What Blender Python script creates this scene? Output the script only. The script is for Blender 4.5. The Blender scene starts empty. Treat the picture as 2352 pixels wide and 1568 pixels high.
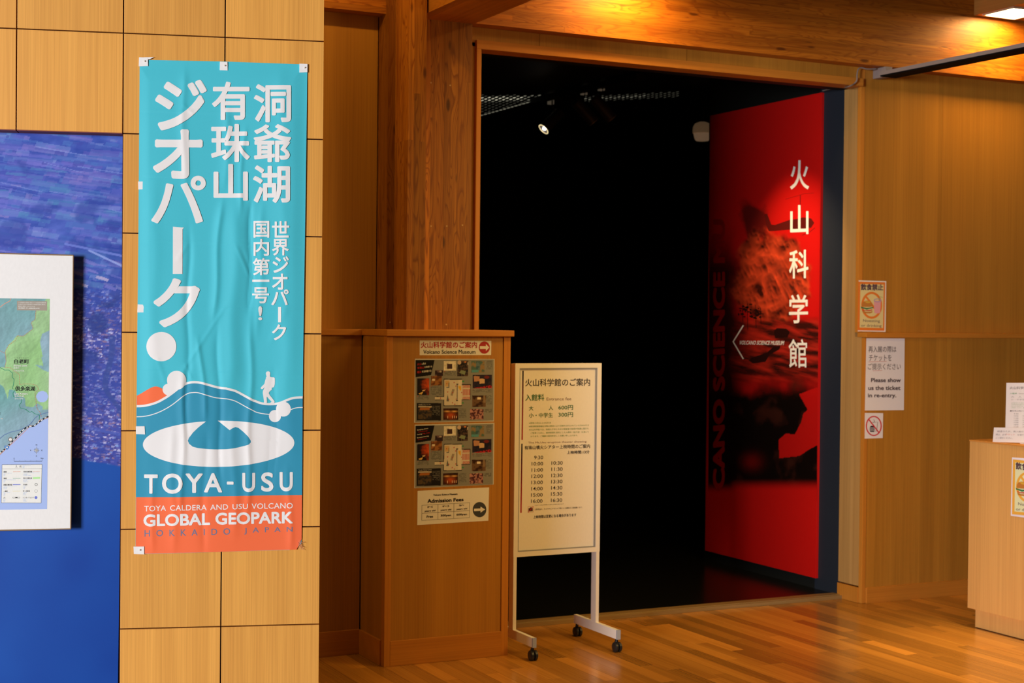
import bpy, bmesh, math, random
import numpy as np
from mathutils import Vector, Matrix
R = random.Random(7)
SC = bpy.context.scene
COL = SC.collection

# ------------------------------------------------------------------ camera (calibrated from the vanishing points)
F, ROLL, PITCH, YB, YN = 3476.03437, .00998100472, .0137765838, .458193110, .175648796
H = 1.667
W_, H_ = 2352, 1568
_cr, _sr, _cp, _sp = math.cos(ROLL), math.sin(ROLL), math.cos(PITCH), math.sin(PITCH)
_M = np.array([[_cr, -_sr, 0], [_sr, _cr, 0], [0, 0, 1]]) @ np.array([[1, 0, 0], [0, _cp, -_sp], [0, _sp, _cp]])
_DB = _M @ [math.cos(YB), 0, math.sin(YB)]
_DP = _M @ [-math.sin(YB), 0, math.cos(YB)]
_DZ = _M @ [0, 1, 0]
_DN = _M @ [math.cos(YN), 0, math.sin(YN)]
MW = np.array([_DB, _DP, -_DZ])
EYE = np.array([0, 0, H])
NU = MW @ _DN                       # along the banner wall, to the right
NU = NU / np.linalg.norm(NU)
NN = np.array([NU[1], -NU[0], 0])   # banner wall normal, towards the camera
ND = 5.6276                         # distance of the banner wall


def ray(x, y):
    return MW @ np.array([x - W_ / 2, y - H_ / 2, F])


def onplane(x, y, o, n):
    r = ray(x, y)
    return EYE + ((o - EYE) @ n) / (r @ n) * r


def aty(x, y, Y):
    return onplane(x, y, np.array([0, Y, 0.]), np.array([0, 1., 0]))


def atx(x, y, X):
    return onplane(x, y, np.array([X, 0, 0.]), np.array([1., 0, 0]))


def atz(x, y, Z=0.0):
    return onplane(x, y, np.array([0, 0, Z]), np.array([0, 0, 1.]))


cam = bpy.data.cameras.new('camera')
cam.sensor_width = 36
cam.lens = F * 36 / W_
cam.clip_start = 0.05
cam.dof.use_dof = True
cam.dof.focus_distance = 5.75
cam.dof.aperture_fstop = 4.5
co = bpy.data.objects.new('camera', cam)
COL.objects.link(co)
m = Matrix.Identity(4)
for i, v in enumerate((MW @ [1, 0, 0], MW @ [0, -1, 0], MW @ [0, 0, -1])):
    for j in range(3):
        m[j][i] = v[j]
m[0][3], m[1][3], m[2][3] = EYE
co.matrix_world = m
SC.camera = co
SC.view_settings.view_transform = 'Standard'
SC.view_settings.look = 'None'
SC.view_settings.exposure = 0.0
SC.view_settings.gamma = 1.0
SC.view_settings.use_curve_mapping = False

# ------------------------------------------------------------------ world and main lights
wd = bpy.data.worlds.new('world')
SC.world = wd
wd.use_nodes = True
wd.node_tree.nodes['Background'].inputs[0].default_value = (1.0, 0.66, 0.36, 1)
wd.node_tree.nodes['Background'].inputs[1].default_value = 0.05


def light(kind, name, loc, target, power, color, size=None, size_y=None, angle=None, blend=.5, radius=.05, spread=None):
    l = bpy.data.lights.new(name, kind)
    l.energy = power
    l.color = color
    if kind == 'AREA':
        l.shape = 'RECTANGLE'
        l.size = size
        l.size_y = size_y or size
        if spread:
            l.spread = math.radians(spread)
    if kind in ('SPOT', 'POINT'):
        l.shadow_soft_size = radius
    if kind == 'SPOT':
        l.spot_size = angle
        l.spot_blend = blend
    o = bpy.data.objects.new(name, l)
    o.location = loc
    d = Vector(target) - Vector(loc)
    o.rotation_euler = d.to_track_quat('-Z', 'Y').to_euler()
    COL.objects.link(o)
    return o


WARM = (1.0, .61, .18)
light('AREA', 'window_daylight', (-8.0, -1.6, 1.9), (1.6, 5.4, 1.6), 1420, (1.0, .985, 1.0), 2.4, 2.4)
light('AREA', 'hall_lamp', (4.3, 4.75, 4.1), (4.1, 7.2, .9), 13, WARM, 2.2, .8, spread=75)  # added overhead fill for the general warm light at the back
light('AREA', 'counter_lamp', (5.4, 4.1, 2.6), (3.3, 7.1, .6), 14.5, WARM, .9, .7, spread=95)  # added fill out of view to the right, brightens the half wall
light('AREA', 'corridor_lamp', (.7, 6.55, 2.3), (2.7, 6.95, .8), 9, WARM, .6, .6)  # added fill hidden behind the banner wall, stands for warm bounce in the recess
light('POINT', 'recess_lamp', (2.2, 6.3, 3.8), (2.2, 6.3, 0), 30, WARM, radius=.03)
light('SPOT', 'desk_lamp', (5.72, 5.1, 3.6), (5.80, 5.55, 0), 720, (1, .72, .40), angle=.66, blend=1.0, radius=.06)
light('SPOT', 'gallery_lamp', (4.75, 7.60, 3.02), (5.85, 7.82, 2.05), 120, (1, .66, .32), angle=.80, blend=1.0, radius=.02)

# ------------------------------------------------------------------ helpers: colours and materials


def lin(c):
    return tuple((v / 255 / 12.92 if v / 255 <= .04045 else ((v / 255 + .055) / 1.055) ** 2.4) for v in c)


def alb(c, white=(232, 228, 232), k=.85):
    a, w = lin(c), lin(white)
    return tuple(min(.95, max(0.0005, x / y * k)) for x, y in zip(a, w))


class NT:
    def __init__(s, name):
        s.m = bpy.data.materials.new(name)
        s.m.use_nodes = True
        s.t = s.m.node_tree
        s.b = s.t.nodes['Principled BSDF']

    def n(s, typ, **kw):
        nd = s.t.nodes.new(typ)
        for k, v in kw.items():
            if k.startswith('i_'):
                nd.inputs[int(k[2:])].default_value = v
            else:
                setattr(nd, k, v)
        return nd

    def l(s, a, b):
        s.t.links.new(a, b)

    def mix(s, fac, a, b, typ='MIX'):
        nd = s.n('ShaderNodeMix', data_type='RGBA', blend_type=typ)
        for i, v in ((0, fac), (6, a), (7, b)):
            if hasattr(v, 'is_linked'):
                s.l(v, nd.inputs[i])
            elif i == 0:
                nd.inputs[0].default_value = v
            else:
                nd.inputs[i].default_value = (*v, 1)
        return nd.outputs[2]

    def math(s, op, a, b=0.0, c=None):
        nd = s.n('ShaderNodeMath', operation=op)
        for i, v in enumerate((a, b, c)):
            if v is None:
                continue
            if hasattr(v, 'is_linked'):
                s.l(v, nd.inputs[i])
            else:
                nd.inputs[i].default_value = v
        return nd.outputs[0]

    def ramp(s, fac, stops):
        nd = s.n('ShaderNodeValToRGB')
        e = nd.color_ramp.elements
        while len(e) < len(stops):
            e.new(.5)
        for i, (p, c) in enumerate(stops):
            e[i].position = p
            e[i].color = (*c, 1) if not isinstance(c, float) else (c, c, c, 1)
        s.l(fac, nd.inputs[0])
        return nd.outputs[0]


MATS = {}


def plain(name, col, rough=.6, spec=.3, emis=None, est=0, metal=0.0):
    if name in MATS:
        return MATS[name]
    t = NT(name)
    t.b.inputs['Base Color'].default_value = (*col, 1)
    t.b.inputs['Roughness'].default_value = rough
    t.b.inputs['Specular IOR Level'].default_value = spec
    t.b.inputs['Metallic'].default_value = metal
    if emis:
        t.b.inputs['Emission Color'].default_value = (*emis, 1)
        t.b.inputs['Emission Strength'].default_value = est
    # fine procedural unevenness of the surface
    nz = t.n('ShaderNodeTexNoise')
    nz.inputs['Scale'].default_value = 60
    t.l(t.ramp(nz.outputs[0], [(0, tuple(c * .96 for c in col)), (1, tuple(min(1, c * 1.04) for c in col))]), t.b.inputs['Base Color'])
    MATS[name] = t.m
    return t.m


def wood(name, c, rough=.45, spec=.35, along='Z', fine=1.0, contrast=.2, flitch=None, tonevar=.1, knots=0.0, rings=0.0, coat=0.0, tone_attr=False, lo=.55):
    """veneer / solid wood with the grain running along one axis, different on every object"""
    if name in MATS:
        return MATS[name]
    t = NT(name)
    geo = t.n('ShaderNodeNewGeometry')
    oi = t.n('ShaderNodeObjectInfo')
    off = t.n('ShaderNodeCombineXYZ')
    t.l(t.math('MULTIPLY', oi.outputs['Random'], 37.0), off.inputs[0])
    t.l(t.math('MULTIPLY', oi.outputs['Random'], 91.0), off.inputs[1])
    t.l(t.math('MULTIPLY', oi.outputs['Random'], 53.0), off.inputs[2])
    add = t.n('ShaderNodeVectorMath', operation='ADD')
    t.l(geo.outputs['Position'], add.inputs[0])
    t.l(off.outputs[0], add.inputs[1])

    def sc(a, b):
        mp = t.n('ShaderNodeMapping')
        v = [b, b, b]
        v['XYZ'.index(along)] = a
        mp.inputs['Scale'].default_value = v
        t.l(add.outputs[0], mp.inputs[0])
        return mp.outputs[0]
    n1 = t.n('ShaderNodeTexNoise')
    n1.inputs['Scale'].default_value = 1
    n1.inputs['Detail'].default_value = 3
    t.l(sc(2.0 * fine, 220 * fine), n1.inputs[0])
    n2 = t.n('ShaderNodeTexNoise')
    n2.inputs['Scale'].default_value = 1
    n2.inputs['Detail'].default_value = 2
    t.l(sc(.35, 14), n2.inputs[0])
    f = t.math('ADD', t.math('MULTIPLY', n1.outputs[0], .55), t.math('MULTIPLY', n2.outputs[0], .45))
    dark = tuple(x * (1 - contrast) * (1 if i == 0 else (1 - contrast * .5 * i)) for i, x in enumerate(c))
    lite = tuple(min(1, x * (1 + contrast * .7)) for x in c)
    col = t.ramp(f, [(.33, dark), (.68, lite)])
    if rings:
        wv = t.n('ShaderNodeTexNoise')
        wv.inputs['Scale'].default_value = 1
        wv.inputs['Detail'].default_value = 1.0
        wv.inputs['Distortion'].default_value = .6
        t.l(sc(1.6, 16), wv.inputs[0])
        s = t.math('FRACT', t.math('MULTIPLY', wv.outputs[0], 13.0))
        rr = t.ramp(s, [(0.0, 0.0), (.55, .12), (.86, 1.0), (1.0, 0.0)])
        col = t.mix(t.math('MULTIPLY', rr, rings), col, tuple(x * y for x, y in zip(c, (.55, .38, .3))))
    if knots:
        vo = t.n('ShaderNodeTexVoronoi')
        vo.inputs['Scale'].default_value = 1
        fl_ = t.n('ShaderNodeVectorMath', operation='MULTIPLY')
        fl_.inputs[1].default_value = (1, 0 if along != 'Y' else 1, 1 if along != 'Y' else 0)
        t.l(sc(4.2, 13), fl_.inputs[0])
        t.l(fl_.outputs[0], vo.inputs[0])
        k = t.ramp(vo.outputs['Distance'], [(0.0, 1.0), (.10, .85), (.17, 0.0)])
        k2 = t.n('ShaderNodeSeparateColor')
        t.l(vo.outputs['Color'], k2.inputs[0])
        gate = t.math('GREATER_THAN', k2.outputs[0], 1 - knots)
        col = t.mix(t.math('MULTIPLY', k, gate), col, tuple(x * y for x, y in zip(c, (.22, .13, .12))))
    if flitch:
        sp = t.n('ShaderNodeSeparateXYZ')
        t.l(geo.outputs['Position'], sp.inputs[0])
        fl = t.math('FLOOR', t.math('DIVIDE', t.math('ADD', sp.outputs[0], sp.outputs[1]), flitch))
        wn = t.n('ShaderNodeTexWhiteNoise', noise_dimensions='1D')
        t.l(fl, wn.inputs['W'])
        v = t.math('ADD', t.math('MULTIPLY', wn.outputs[0], .16), .92)
        vv = t.n('ShaderNodeVectorMath', operation='SCALE')
        t.l(col, vv.inputs[0])
        t.l(v, vv.inputs['Scale'])
        col = vv.outputs[0]
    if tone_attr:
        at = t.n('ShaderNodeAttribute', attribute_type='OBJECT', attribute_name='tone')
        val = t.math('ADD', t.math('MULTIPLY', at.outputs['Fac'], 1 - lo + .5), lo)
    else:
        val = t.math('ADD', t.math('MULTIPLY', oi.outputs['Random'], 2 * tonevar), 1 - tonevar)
    vv = t.n('ShaderNodeVectorMath', operation='SCALE')
    t.l(col, vv.inputs[0])
    t.l(val, vv.inputs['Scale'])
    t.l(vv.outputs[0], t.b.inputs['Base Color'])
    t.b.inputs['Roughness'].default_value = rough
    t.b.inputs['Specular IOR Level'].default_value = spec
    if coat:
        t.b.inputs['Coat Weight'].default_value = coat
        t.b.inputs['Coat Roughness'].default_value = .16
    bp = t.n('ShaderNodeBump')
    bp.inputs['Strength'].default_value = .06
    bp.inputs['Distance'].default_value = .002
    t.l(f, bp.inputs['Height'])
    t.l(bp.outputs[0], t.b.inputs['Normal'])
    MATS[name] = t.m
    return t.m


def printmat(name, rough=.45, spec=.3, bumpy=0.0):
    t = NT(name)
    a = t.n('ShaderNodeAttribute', attribute_name='Col')
    t.l(a.outputs['Color'], t.b.inputs['Base Color'])
    t.b.inputs['Roughness'].default_value = rough
    t.b.inputs['Specular IOR Level'].default_value = spec
    if bumpy:
        nz = t.n('ShaderNodeTexNoise')
        nz.inputs['Scale'].default_value = 9
        bp = t.n('ShaderNodeBump')
        bp.inputs['Strength'].default_value = bumpy
        bp.inputs['Distance'].default_value = .01
        t.l(nz.outputs[0], bp.inputs['Height'])
        t.l(bp.outputs[0], t.b.inputs['Normal'])
    return t.m


def fabric(name, c):
    t = NT(name)
    nz = t.n('ShaderNodeTexNoise')
    nz.inputs['Scale'].default_value = 900
    t.l(t.ramp(nz.outputs[0], [(.3, tuple(x * .93 for x in c)), (.7, tuple(min(1, x * 1.05) for x in c))]), t.b.inputs['Base Color'])
    t.b.inputs['Roughness'].default_value = .62
    t.b.inputs['Specular IOR Level'].default_value = .25
    return t.m


M_PANEL = wood('golden_veneer', (.76, .375, .078), .42, .3, 'Z', 1.0, .16, tonevar=.05)
M_CEDAR = wood('wall_veneer', (.44, .195, .024), .40, .4, 'Z', .8, .16, flitch=.115, tonevar=.03)
M_TRIMZ = wood('trim_wood_upright', (.52, .20, .024), .42, .35, 'Z', .8, .14, tonevar=.03)
M_TRIMX = wood('trim_wood_level', (.52, .20, .024), .42, .35, 'X', .8, .14, tonevar=.03)
M_JAMB = wood('jamb_veneer', (.44, .25, .08), .42, .35, 'Z', .8, .16, flitch=.06, tonevar=.02)
M_GLUX = wood('laminated_timber_level', (.42, .140, .010), .45, .3, 'X', .5, .32, tonevar=.2, knots=.6, rings=.75)
M_GLUZ = wood('laminated_timber_upright', (.50, .185, .018), .45, .3, 'Z', .5, .36, tonevar=.45, knots=.55, rings=.95)
M_PLANK = wood('floor_plank_wood', (.44, .195, .030), .26, .5, 'Y', .7, .2, tone_attr=True, lo=.72, coat=.3)
M_DESK = wood('desk_veneer', (.66, .37, .12), .45, .3, 'Z', .6, .12, tonevar=.02)
M_THR = wood('threshold_wood', (.27, .18, .075), .35, .4, 'X', .8, .2, tonevar=.02)
M_JOINT = plain('joint_shadow_gap', (.05, .015, .008), .8, .1)
M_BLACK = plain('black_paint', (.009, .0095, .008), .55, .25)
M_GFLOOR = plain('black_gallery_floor', (.006, .006, .005), .22, .5)
M_BLUEGREY = plain('blue_grey_paint', (.016, .021, .031), .55, .25)
M_WHITE = plain('paper_white', (.80, .78, .76), .55, .2)
M_INK = plain('black_ink', (.012, .01, .012), .55, .2)
M_LAMI = plain('laminate_film', (.62, .60, .58), .22, .5)
M_IVORY = plain('ivory_painted_steel', (.80, .76, .70), .38, .4)
M_GREYM = plain('grey_metal', (.38, .38, .40), .35, .5, metal=.4)
M_RUBBER = plain('black_plastic', (.012, .012, .013), .4, .4)
M_RAILG = plain('rail_grey', (.24, .20, .19), .55, .3)

# ------------------------------------------------------------------ helpers: objects


def tag(o, label=None, cat=None, group=None, kind=None):
    if label:
        o['label'] = label
    if cat:
        o['category'] = cat
    if group:
        o['group'] = group
    if kind:
        o['kind'] = kind
    return o


def root(name, loc, label=None, cat=None, group=None, kind=None):
    o = bpy.data.objects.new(name, None)
    o.empty_display_size = .1
    o.location = tuple(loc)
    COL.objects.link(o)
    return tag(o, label, cat, group, kind)


def wloc(o):
    v = Vector((0, 0, 0))
    while o is not None:
        v += o.location
        o = o.parent
    return v


class MB:
    def __init__(s):
        s.v, s.f = [], []

    def poly(s, pts, flip=False):
        b = len(s.v)
        s.v += [tuple(p) for p in pts]
        idx = list(range(b, b + len(pts)))
        s.f.append(idx[::-1] if flip else idx)
        return s

    def tris(s, v, f):
        b = len(s.v)
        s.v += [tuple(p) for p in v]
        s.f += [[b + i for i in t] for t in f]
        return s

    def box(s, a, b, bev=0.0):
        x0, y0, z0 = [min(p, q) for p, q in zip(a, b)]
        x1, y1, z1 = [max(p, q) for p, q in zip(a, b)]
        return s.hexa([(x0, y0, z0), (x1, y0, z0), (x1, y1, z0), (x0, y1, z0), (x0, y0, z1), (x1, y0, z1), (x1, y1, z1), (x0, y1, z1)], bev)

    def hexa(s, p, bev=0.0):
        fs = [(0, 3, 2, 1), (4, 5, 6, 7), (0, 1, 5, 4), (1, 2, 6, 5), (2, 3, 7, 6), (3, 0, 4, 7)]
        if not bev:
            return s.tris(p, fs)
        bm = bmesh.new()
        vs = [bm.verts.new(q) for q in p]
        for f in fs:
            bm.faces.new([vs[i] for i in f])
        bmesh.ops.bevel(bm, geom=bm.edges[:], offset=bev, segments=2, affect='EDGES', profile=.7)
        return s.bm(bm)

    def bm(s, bm):
        bm.verts.ensure_lookup_table()
        bm.verts.index_update()
        s.tris([v.co[:] for v in bm.verts], [[v.index for v in f.verts] for f in bm.faces])
        bm.free()
        return s

    def cyl(s, a, b, r, r2=None, n=24, caps=True):
        a, b = Vector(a), Vector(b)
        r2 = r if r2 is None else r2
        d = (b - a).normalized()
        u = d.orthogonal().normalized()
        w = d.cross(u)
        base = len(s.v)
        for c, rr in ((a, r), (b, r2)):
            for i in range(n):
                t = 2 * math.pi * i / n
                s.v.append(tuple(c + u * math.cos(t) * rr + w * math.sin(t) * rr))
        for i in range(n):
            j = (i + 1) % n
            s.f.append([base + i, base + j, base + n + j, base + n + i])
        if caps:
            s.f.append([base + i for i in range(n)][::-1])
            s.f.append([base + n + i for i in range(n)])
        return s

    def lathe(s, o, d, prof, n=28):
        """prof: list of (distance along d, radius)"""
        o, d = Vector(o), Vector(d).normalized()
        u = d.orthogonal().normalized()
        w = d.cross(u)
        base = len(s.v)
        for h, r in prof:
            for i in range(n):
                t = 2 * math.pi * i / n
                s.v.append(tuple(o + d * h + (u * math.cos(t) + w * math.sin(t)) * max(r, 1e-5)))
        for k in range(len(prof) - 1):
            for i in range(n):
                j = (i + 1) % n
                s.f.append([base + k * n + i, base + k * n + j, base + (k + 1) * n + j, base + (k + 1) * n + i])
        return s

    def tube(s, pts, r, n=8):
        pts = [Vector(p) for p in pts]
        rings = []
        up = Vector((0, 0, 1))
        for i, p in enumerate(pts):
            d = (pts[min(i + 1, len(pts) - 1)] - pts[max(i - 1, 0)]).normalized()
            u = d.cross(up)
            if u.length < .1:
                u = d.cross(Vector((1, 0, 0)))
            u.normalize()
            w = d.cross(u)
            b = len(s.v)
            for k in range(n):
                t = 2 * math.pi * k / n
                s.v.append(tuple(p + u * math.cos(t) * r + w * math.sin(t) * r))
            rings.append(b)
        for a, b in zip(rings, rings[1:]):
            for k in range(n):
                j = (k + 1) % n
                s.f.append([a + k, a + j, b + j, b + k])
        s.f.append([rings[0] + k for k in range(n)][::-1])
        s.f.append([rings[-1] + k for k in range(n)])
        return s

    def build(s, name, mat, parent=None, loc=None, smooth=False, label=None, fixn=False, kind=None, cat=None, group=None):
        me = bpy.data.meshes.new(name)
        base = wloc(parent) if parent else Vector(loc or (0, 0, 0))
        me.from_pydata([(x - base.x, y - base.y, z - base.z) for x, y, z in s.v], [], s.f)
        me.materials.append(mat)
        if smooth:
            me.polygons.foreach_set('use_smooth', [True] * len(me.polygons))
            me.set_sharp_from_angle(angle=.7)
        if fixn:
            bm = bmesh.new()
            bm.from_mesh(me)
            bmesh.ops.recalc_face_normals(bm, faces=bm.faces[:])
            bm.to_mesh(me)
            bm.free()
        me.update()
        o = bpy.data.objects.new(name, me)
        COL.objects.link(o)
        if parent:
            o.parent = parent
        else:
            o.location = tuple(loc or (0, 0, 0))
        tag(o, label, cat, group, kind)
        return o


def box(name, mat, a, b, parent=None, bev=0.0, **kw):
    mb = MB().box(a, b, bev)
    if parent is None and 'loc' not in kw:
        kw['loc'] = ((a[0] + b[0]) / 2, (a[1] + b[1]) / 2, min(a[2], b[2]))
    return mb.build(name, mat, parent, **kw)


# ------------------------------------------------------------------ helpers: flat print on surfaces
_tc = {}
_dg = None


def glyphs(s, bold=0.0, res=3, space=1.0):
    key = (s, bold, res, space)
    if key in _tc:
        return _tc[key]
    c = bpy.data.curves.new('t', 'FONT')
    c.body = s
    c.resolution_u = res
    cjk = bold > .009
    c.offset = 0 if cjk else bold
    c.space_character = space
    o = bpy.data.objects.new('t', c)
    me = o.to_mesh()
    v = np.array([q.co[:2] for q in me.vertices])
    f = [list(p.vertices) for p in me.polygons]
    o.to_mesh_clear()
    bpy.data.objects.remove(o)
    bpy.data.curves.remove(c)
    v = np.c_[v, np.zeros(len(v))]
    if cjk:     # heavier weight: the strokes are laid down again, shifted a little, in hair-thin layers
        nv = len(v)
        n = 12 if res >= 5 else (8 if res == 4 else 4)
        vv, ff = [v], list(f)
        for i in range(n):
            t = 2 * math.pi * (i + .5) / n
            r_ = bold * (1.2 if n == 4 else 1.0)
            vv.append(v + np.array([r_ * math.cos(t), r_ * math.sin(t), .13 * (i + 1)]))
            ff += [[q + nv * (i + 1) for q in p] for p in f]
        v, f = np.concatenate(vv), ff
    lo, hi = v.min(0), v.max(0)
    v[:, :2] = (v[:, :2] - lo[:2]) / np.maximum(hi - lo, 1e-6)[:2]
    _tc[key] = (v, f)
    return _tc[key]


class Surf:
    """a flat surface that print lies on; photo coordinates are carried onto it"""

    def __init__(s, o, n, parent, disp=None):
        s.o, s.n, s.parent, s.disp = np.array(o, float), np.array(n, float), parent, disp
        s.layers = {}

    def P(s, x, y, layer=1.0):
        q = onplane(x, y, s.o + s.n * .00035 * layer, s.n)
        if s.disp:
            q = q + s.n * s.disp(x, y)
        return q

    def PA(s, px, layer):
        px = np.asarray(px, float)
        layer = np.broadcast_to(np.asarray(layer, float), (len(px),))
        d = np.c_[px[:, 0] - W_ / 2, px[:, 1] - H_ / 2, np.full(len(px), F)] @ MW.T
        k = ((s.o - EYE) @ s.n + .00035 * layer) / (d @ s.n)
        q = EYE + d * k[:, None]
        if s.disp:
            q = q + s.n * hf(px[:, 0], px[:, 1])[:, None]
        return q

    def mb(s, key):
        return s.layers.setdefault(key, MB())

    def text(s, key, t, q, bold=0.0, res=3, layer=2, space=1.0):
        """q: tl, tr, br, bl pixel corners (or x0,y0,x1,y1)"""
        if len(q) == 4 and not hasattr(q[0], '__len__'):
            x0, y0, x1, y1 = q
            q = [(x0, y0), (x1, y0), (x1, y1), (x0, y1)]
        v, f = glyphs(t, bold, res, space)
        tl, tr, br, bl = [np.array(p, float) for p in q]
        a, b = v[:, :1], v[:, 1:2]
        px = (bl * (1 - a) + br * a) * (1 - b) + (tl * (1 - a) + tr * a) * b
        if s.disp:
            s.cut(key, px, f, layer + v[:, 2])
        else:
            s.mb(key).tris(s.PA(px, layer + v[:, 2]), f)

    def cut(s, key, px, faces, layer, step=4.0):
        """splits every face along a fine lattice so that the print can follow the folds of the cloth"""
        def half(pl, ax, c, keep_hi):
            out = []
            for i, p in enumerate(pl):
                q = pl[(i + 1) % len(pl)]
                ip = (p[ax] >= c) if keep_hi else (p[ax] <= c)
                iq = (q[ax] >= c) if keep_hi else (q[ax] <= c)
                if ip:
                    out.append(p)
                if ip != iq:
                    t = (c - p[ax]) / (q[ax] - p[ax])
                    out.append((p[0] + (q[0] - p[0]) * t, p[1] + (q[1] - p[1]) * t))
            return out

        def slices(pl, ax, st):
            lo, hi = min(p[ax] for p in pl), max(p[ax] for p in pl)
            k = math.floor(lo / st)
            rest = pl
            res = []
            while (k + 1) * st < hi and len(rest) >= 3:
                c = (k + 1) * st
                part = half(rest, ax, c, False)
                if len(part) >= 3:
                    res.append(part)
                rest = half(rest, ax, c, True)
                k += 1
            if len(rest) >= 3:
                res.append(rest)
            return res
        mb = s.mb(key)
        cache = {}
        base = len(mb.v)
        layer = np.broadcast_to(np.asarray(layer, float), (len(px),))
        new = []

        def vid(p, L):
            k = (round(p[0], 2), round(p[1], 2), L)
            if k not in cache:
                cache[k] = base + len(new)
                new.append((p[0], p[1], L))
            return cache[k]
        for f in faces:
            pl = [(float(px[i][0]), float(px[i][1])) for i in f]
            L = round(float(layer[f[0]]), 3)
            for a in slices(pl, 0, step):
                for b in slices(a, 1, step * 2):
                    ids = []
                    for p in b:
                        i = vid(p, L)
                        if i not in ids:
                            ids.append(i)
                    if len(ids) >= 3:
                        mb.f.append(ids)
        if new:
            new = np.array(new)
            mb.v += [tuple(q) for q in s.PA(new[:, :2], new[:, 2] * 2.2)]

    def poly(s, key, pts, layer=1.5):
        """any simple polygon in pixel coordinates"""
        bm = bmesh.new()
        vs = [bm.verts.new((p[0], -p[1], 0)) for p in pts]
        f = bm.faces.new(vs)
        bmesh.ops.triangulate(bm, faces=[f], ngon_method='EAR_CLIP')
        bm.verts.index_update()
        fs = [[v.index for v in t.verts] for t in bm.faces]
        bm.free()
        # orient so that y-up outlines turn anticlockwise
        a = sum(p[0] * -q[1] - q[0] * -p[1] for p, q in zip(pts, list(pts[1:]) + [pts[0]]))
        if a < 0:
            fs = [t[::-1] for t in fs] if False else fs
        if s.disp:
            s.cut(key, pts, fs, layer)
        else:
            s.mb(key).tris([s.P(*p, layer) for p in pts], fs)

    def rect(s, key, x0, y0, x1, y1, layer=1.5):
        s.poly(key, [(x0, y0), (x1, y0), (x1, y1), (x0, y1)], layer)

    def line(s, key, pts, w, layer=2.0):
        pts = [np.array(p, float) for p in pts]
        L, Rr = [], []
        for i, p in enumerate(pts):
            d = pts[min(i + 1, len(pts) - 1)] - pts[max(i - 1, 0)]
            d = d / (np.hypot(*d) + 1e-9)
            n = np.array([-d[1], d[0]]) * w / 2
            L.append(p + n)
            Rr.append(p - n)
        vs = L + Rr
        n = len(pts)
        fs = [[i, i + 1, n + i + 1, n + i] for i in range(n - 1)]
        if s.disp:
            s.cut(key, vs, fs, layer)
        else:
            s.mb(key).tris([s.P(*p, layer) for p in vs], fs)

    def ring(s, key, cx, cy, rx, ry, w, layer=2.0, a0=0, a1=360, n=40):
        pts = [(cx + rx * math.cos(math.radians(a0 + (a1 - a0) * i / n)), cy + ry * math.sin(math.radians(a0 + (a1 - a0) * i / n))) for i in range(n + 1)]
        s.line(key, pts, w, layer)

    def disc(s, key, cx, cy, rx, ry, layer=1.5, n=40):
        s.poly(key, [(cx + rx * math.cos(2 * math.pi * i / n), cy + ry * math.sin(2 * math.pi * i / n)) for i in range(n)], layer)

    def finish(s, key, name, mat, parent=None, label=None, normals=None):
        if key not in s.layers:
            return
        mb = s.layers[key]
        # every face towards the viewer
        V = np.array(mb.v)
        ax = [np.cross((0, 0, 1.), s.n), np.array([0, 0, 1.])]
        U2 = np.stack([V @ ax[0], V @ ax[1]], 1)
        for i, f in enumerate(mb.f):
            p = U2[f]
            q = np.roll(p, -1, 0)
            if (p[:, 0] * q[:, 1] - q[:, 0] * p[:, 1]).sum() < 0:
                mb.f[i] = f[::-1]
        o = mb.build(name, mat, parent or s.parent, label=label)
        if normals:
            normals(o)
        return o

    def grid(s, name, quad, xs, ys, colf, mat, layer=1.0, parent=None, label=None):
        """photographic print: a fine grid whose vertices carry the printed colours. quad: tl,tr,br,bl px; xs, ys in 0..1"""
        tl, tr, br, bl = [np.array(p, float) for p in quad]
        U, V = np.meshgrid(xs, ys)
        px = ((tl[None, None] * (1 - U)[..., None] + tr * U[..., None]) * (1 - V)[..., None] + (bl * (1 - U)[..., None] + br * U[..., None]) * V[..., None])
        C = colf(px[..., 0], px[..., 1])
        d = np.stack([px[..., 0] - W_ / 2, px[..., 1] - H_ / 2, np.full(U.shape, F)], -1) @ MW.T
        o = s.o + s.n * .00035 * layer
        k = ((o - EYE) @ s.n) / (d @ s.n)
        P3 = EYE + d * k[..., None]
        ny, nx = U.shape
        par = parent or s.parent
        base = np.array(wloc(par)[:])
        me = bpy.data.meshes.new(name)
        ii = np.arange(ny * nx).reshape(ny, nx)
        q = np.stack([ii[1:, :-1], ii[1:, 1:], ii[:-1, 1:], ii[:-1, :-1]], -1).reshape(-1, 4)
        me.vertices.add(ny * nx)
        me.vertices.foreach_set('co', (P3 - base).reshape(-1))
        me.loops.add(q.size)
        me.loops.foreach_set('vertex_index', q.reshape(-1))
        me.polygons.add(len(q))
        me.polygons.foreach_set('loop_start', np.arange(0, q.size, 4))
        me.update(calc_edges=True)
        at = me.attributes.new('Col', 'FLOAT_COLOR', 'POINT')
        rgba = np.ones((ny * nx, 4), np.float32)
        rgba[:, :3] = np.clip(C.reshape(-1, 3), 0, 1)
        at.data.foreach_set('color', rgba.reshape(-1))
        me.materials.append(mat)
        ob = bpy.data.objects.new(name, me)
        COL.objects.link(ob)
        ob.parent = par
        return tag(ob, label)


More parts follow.
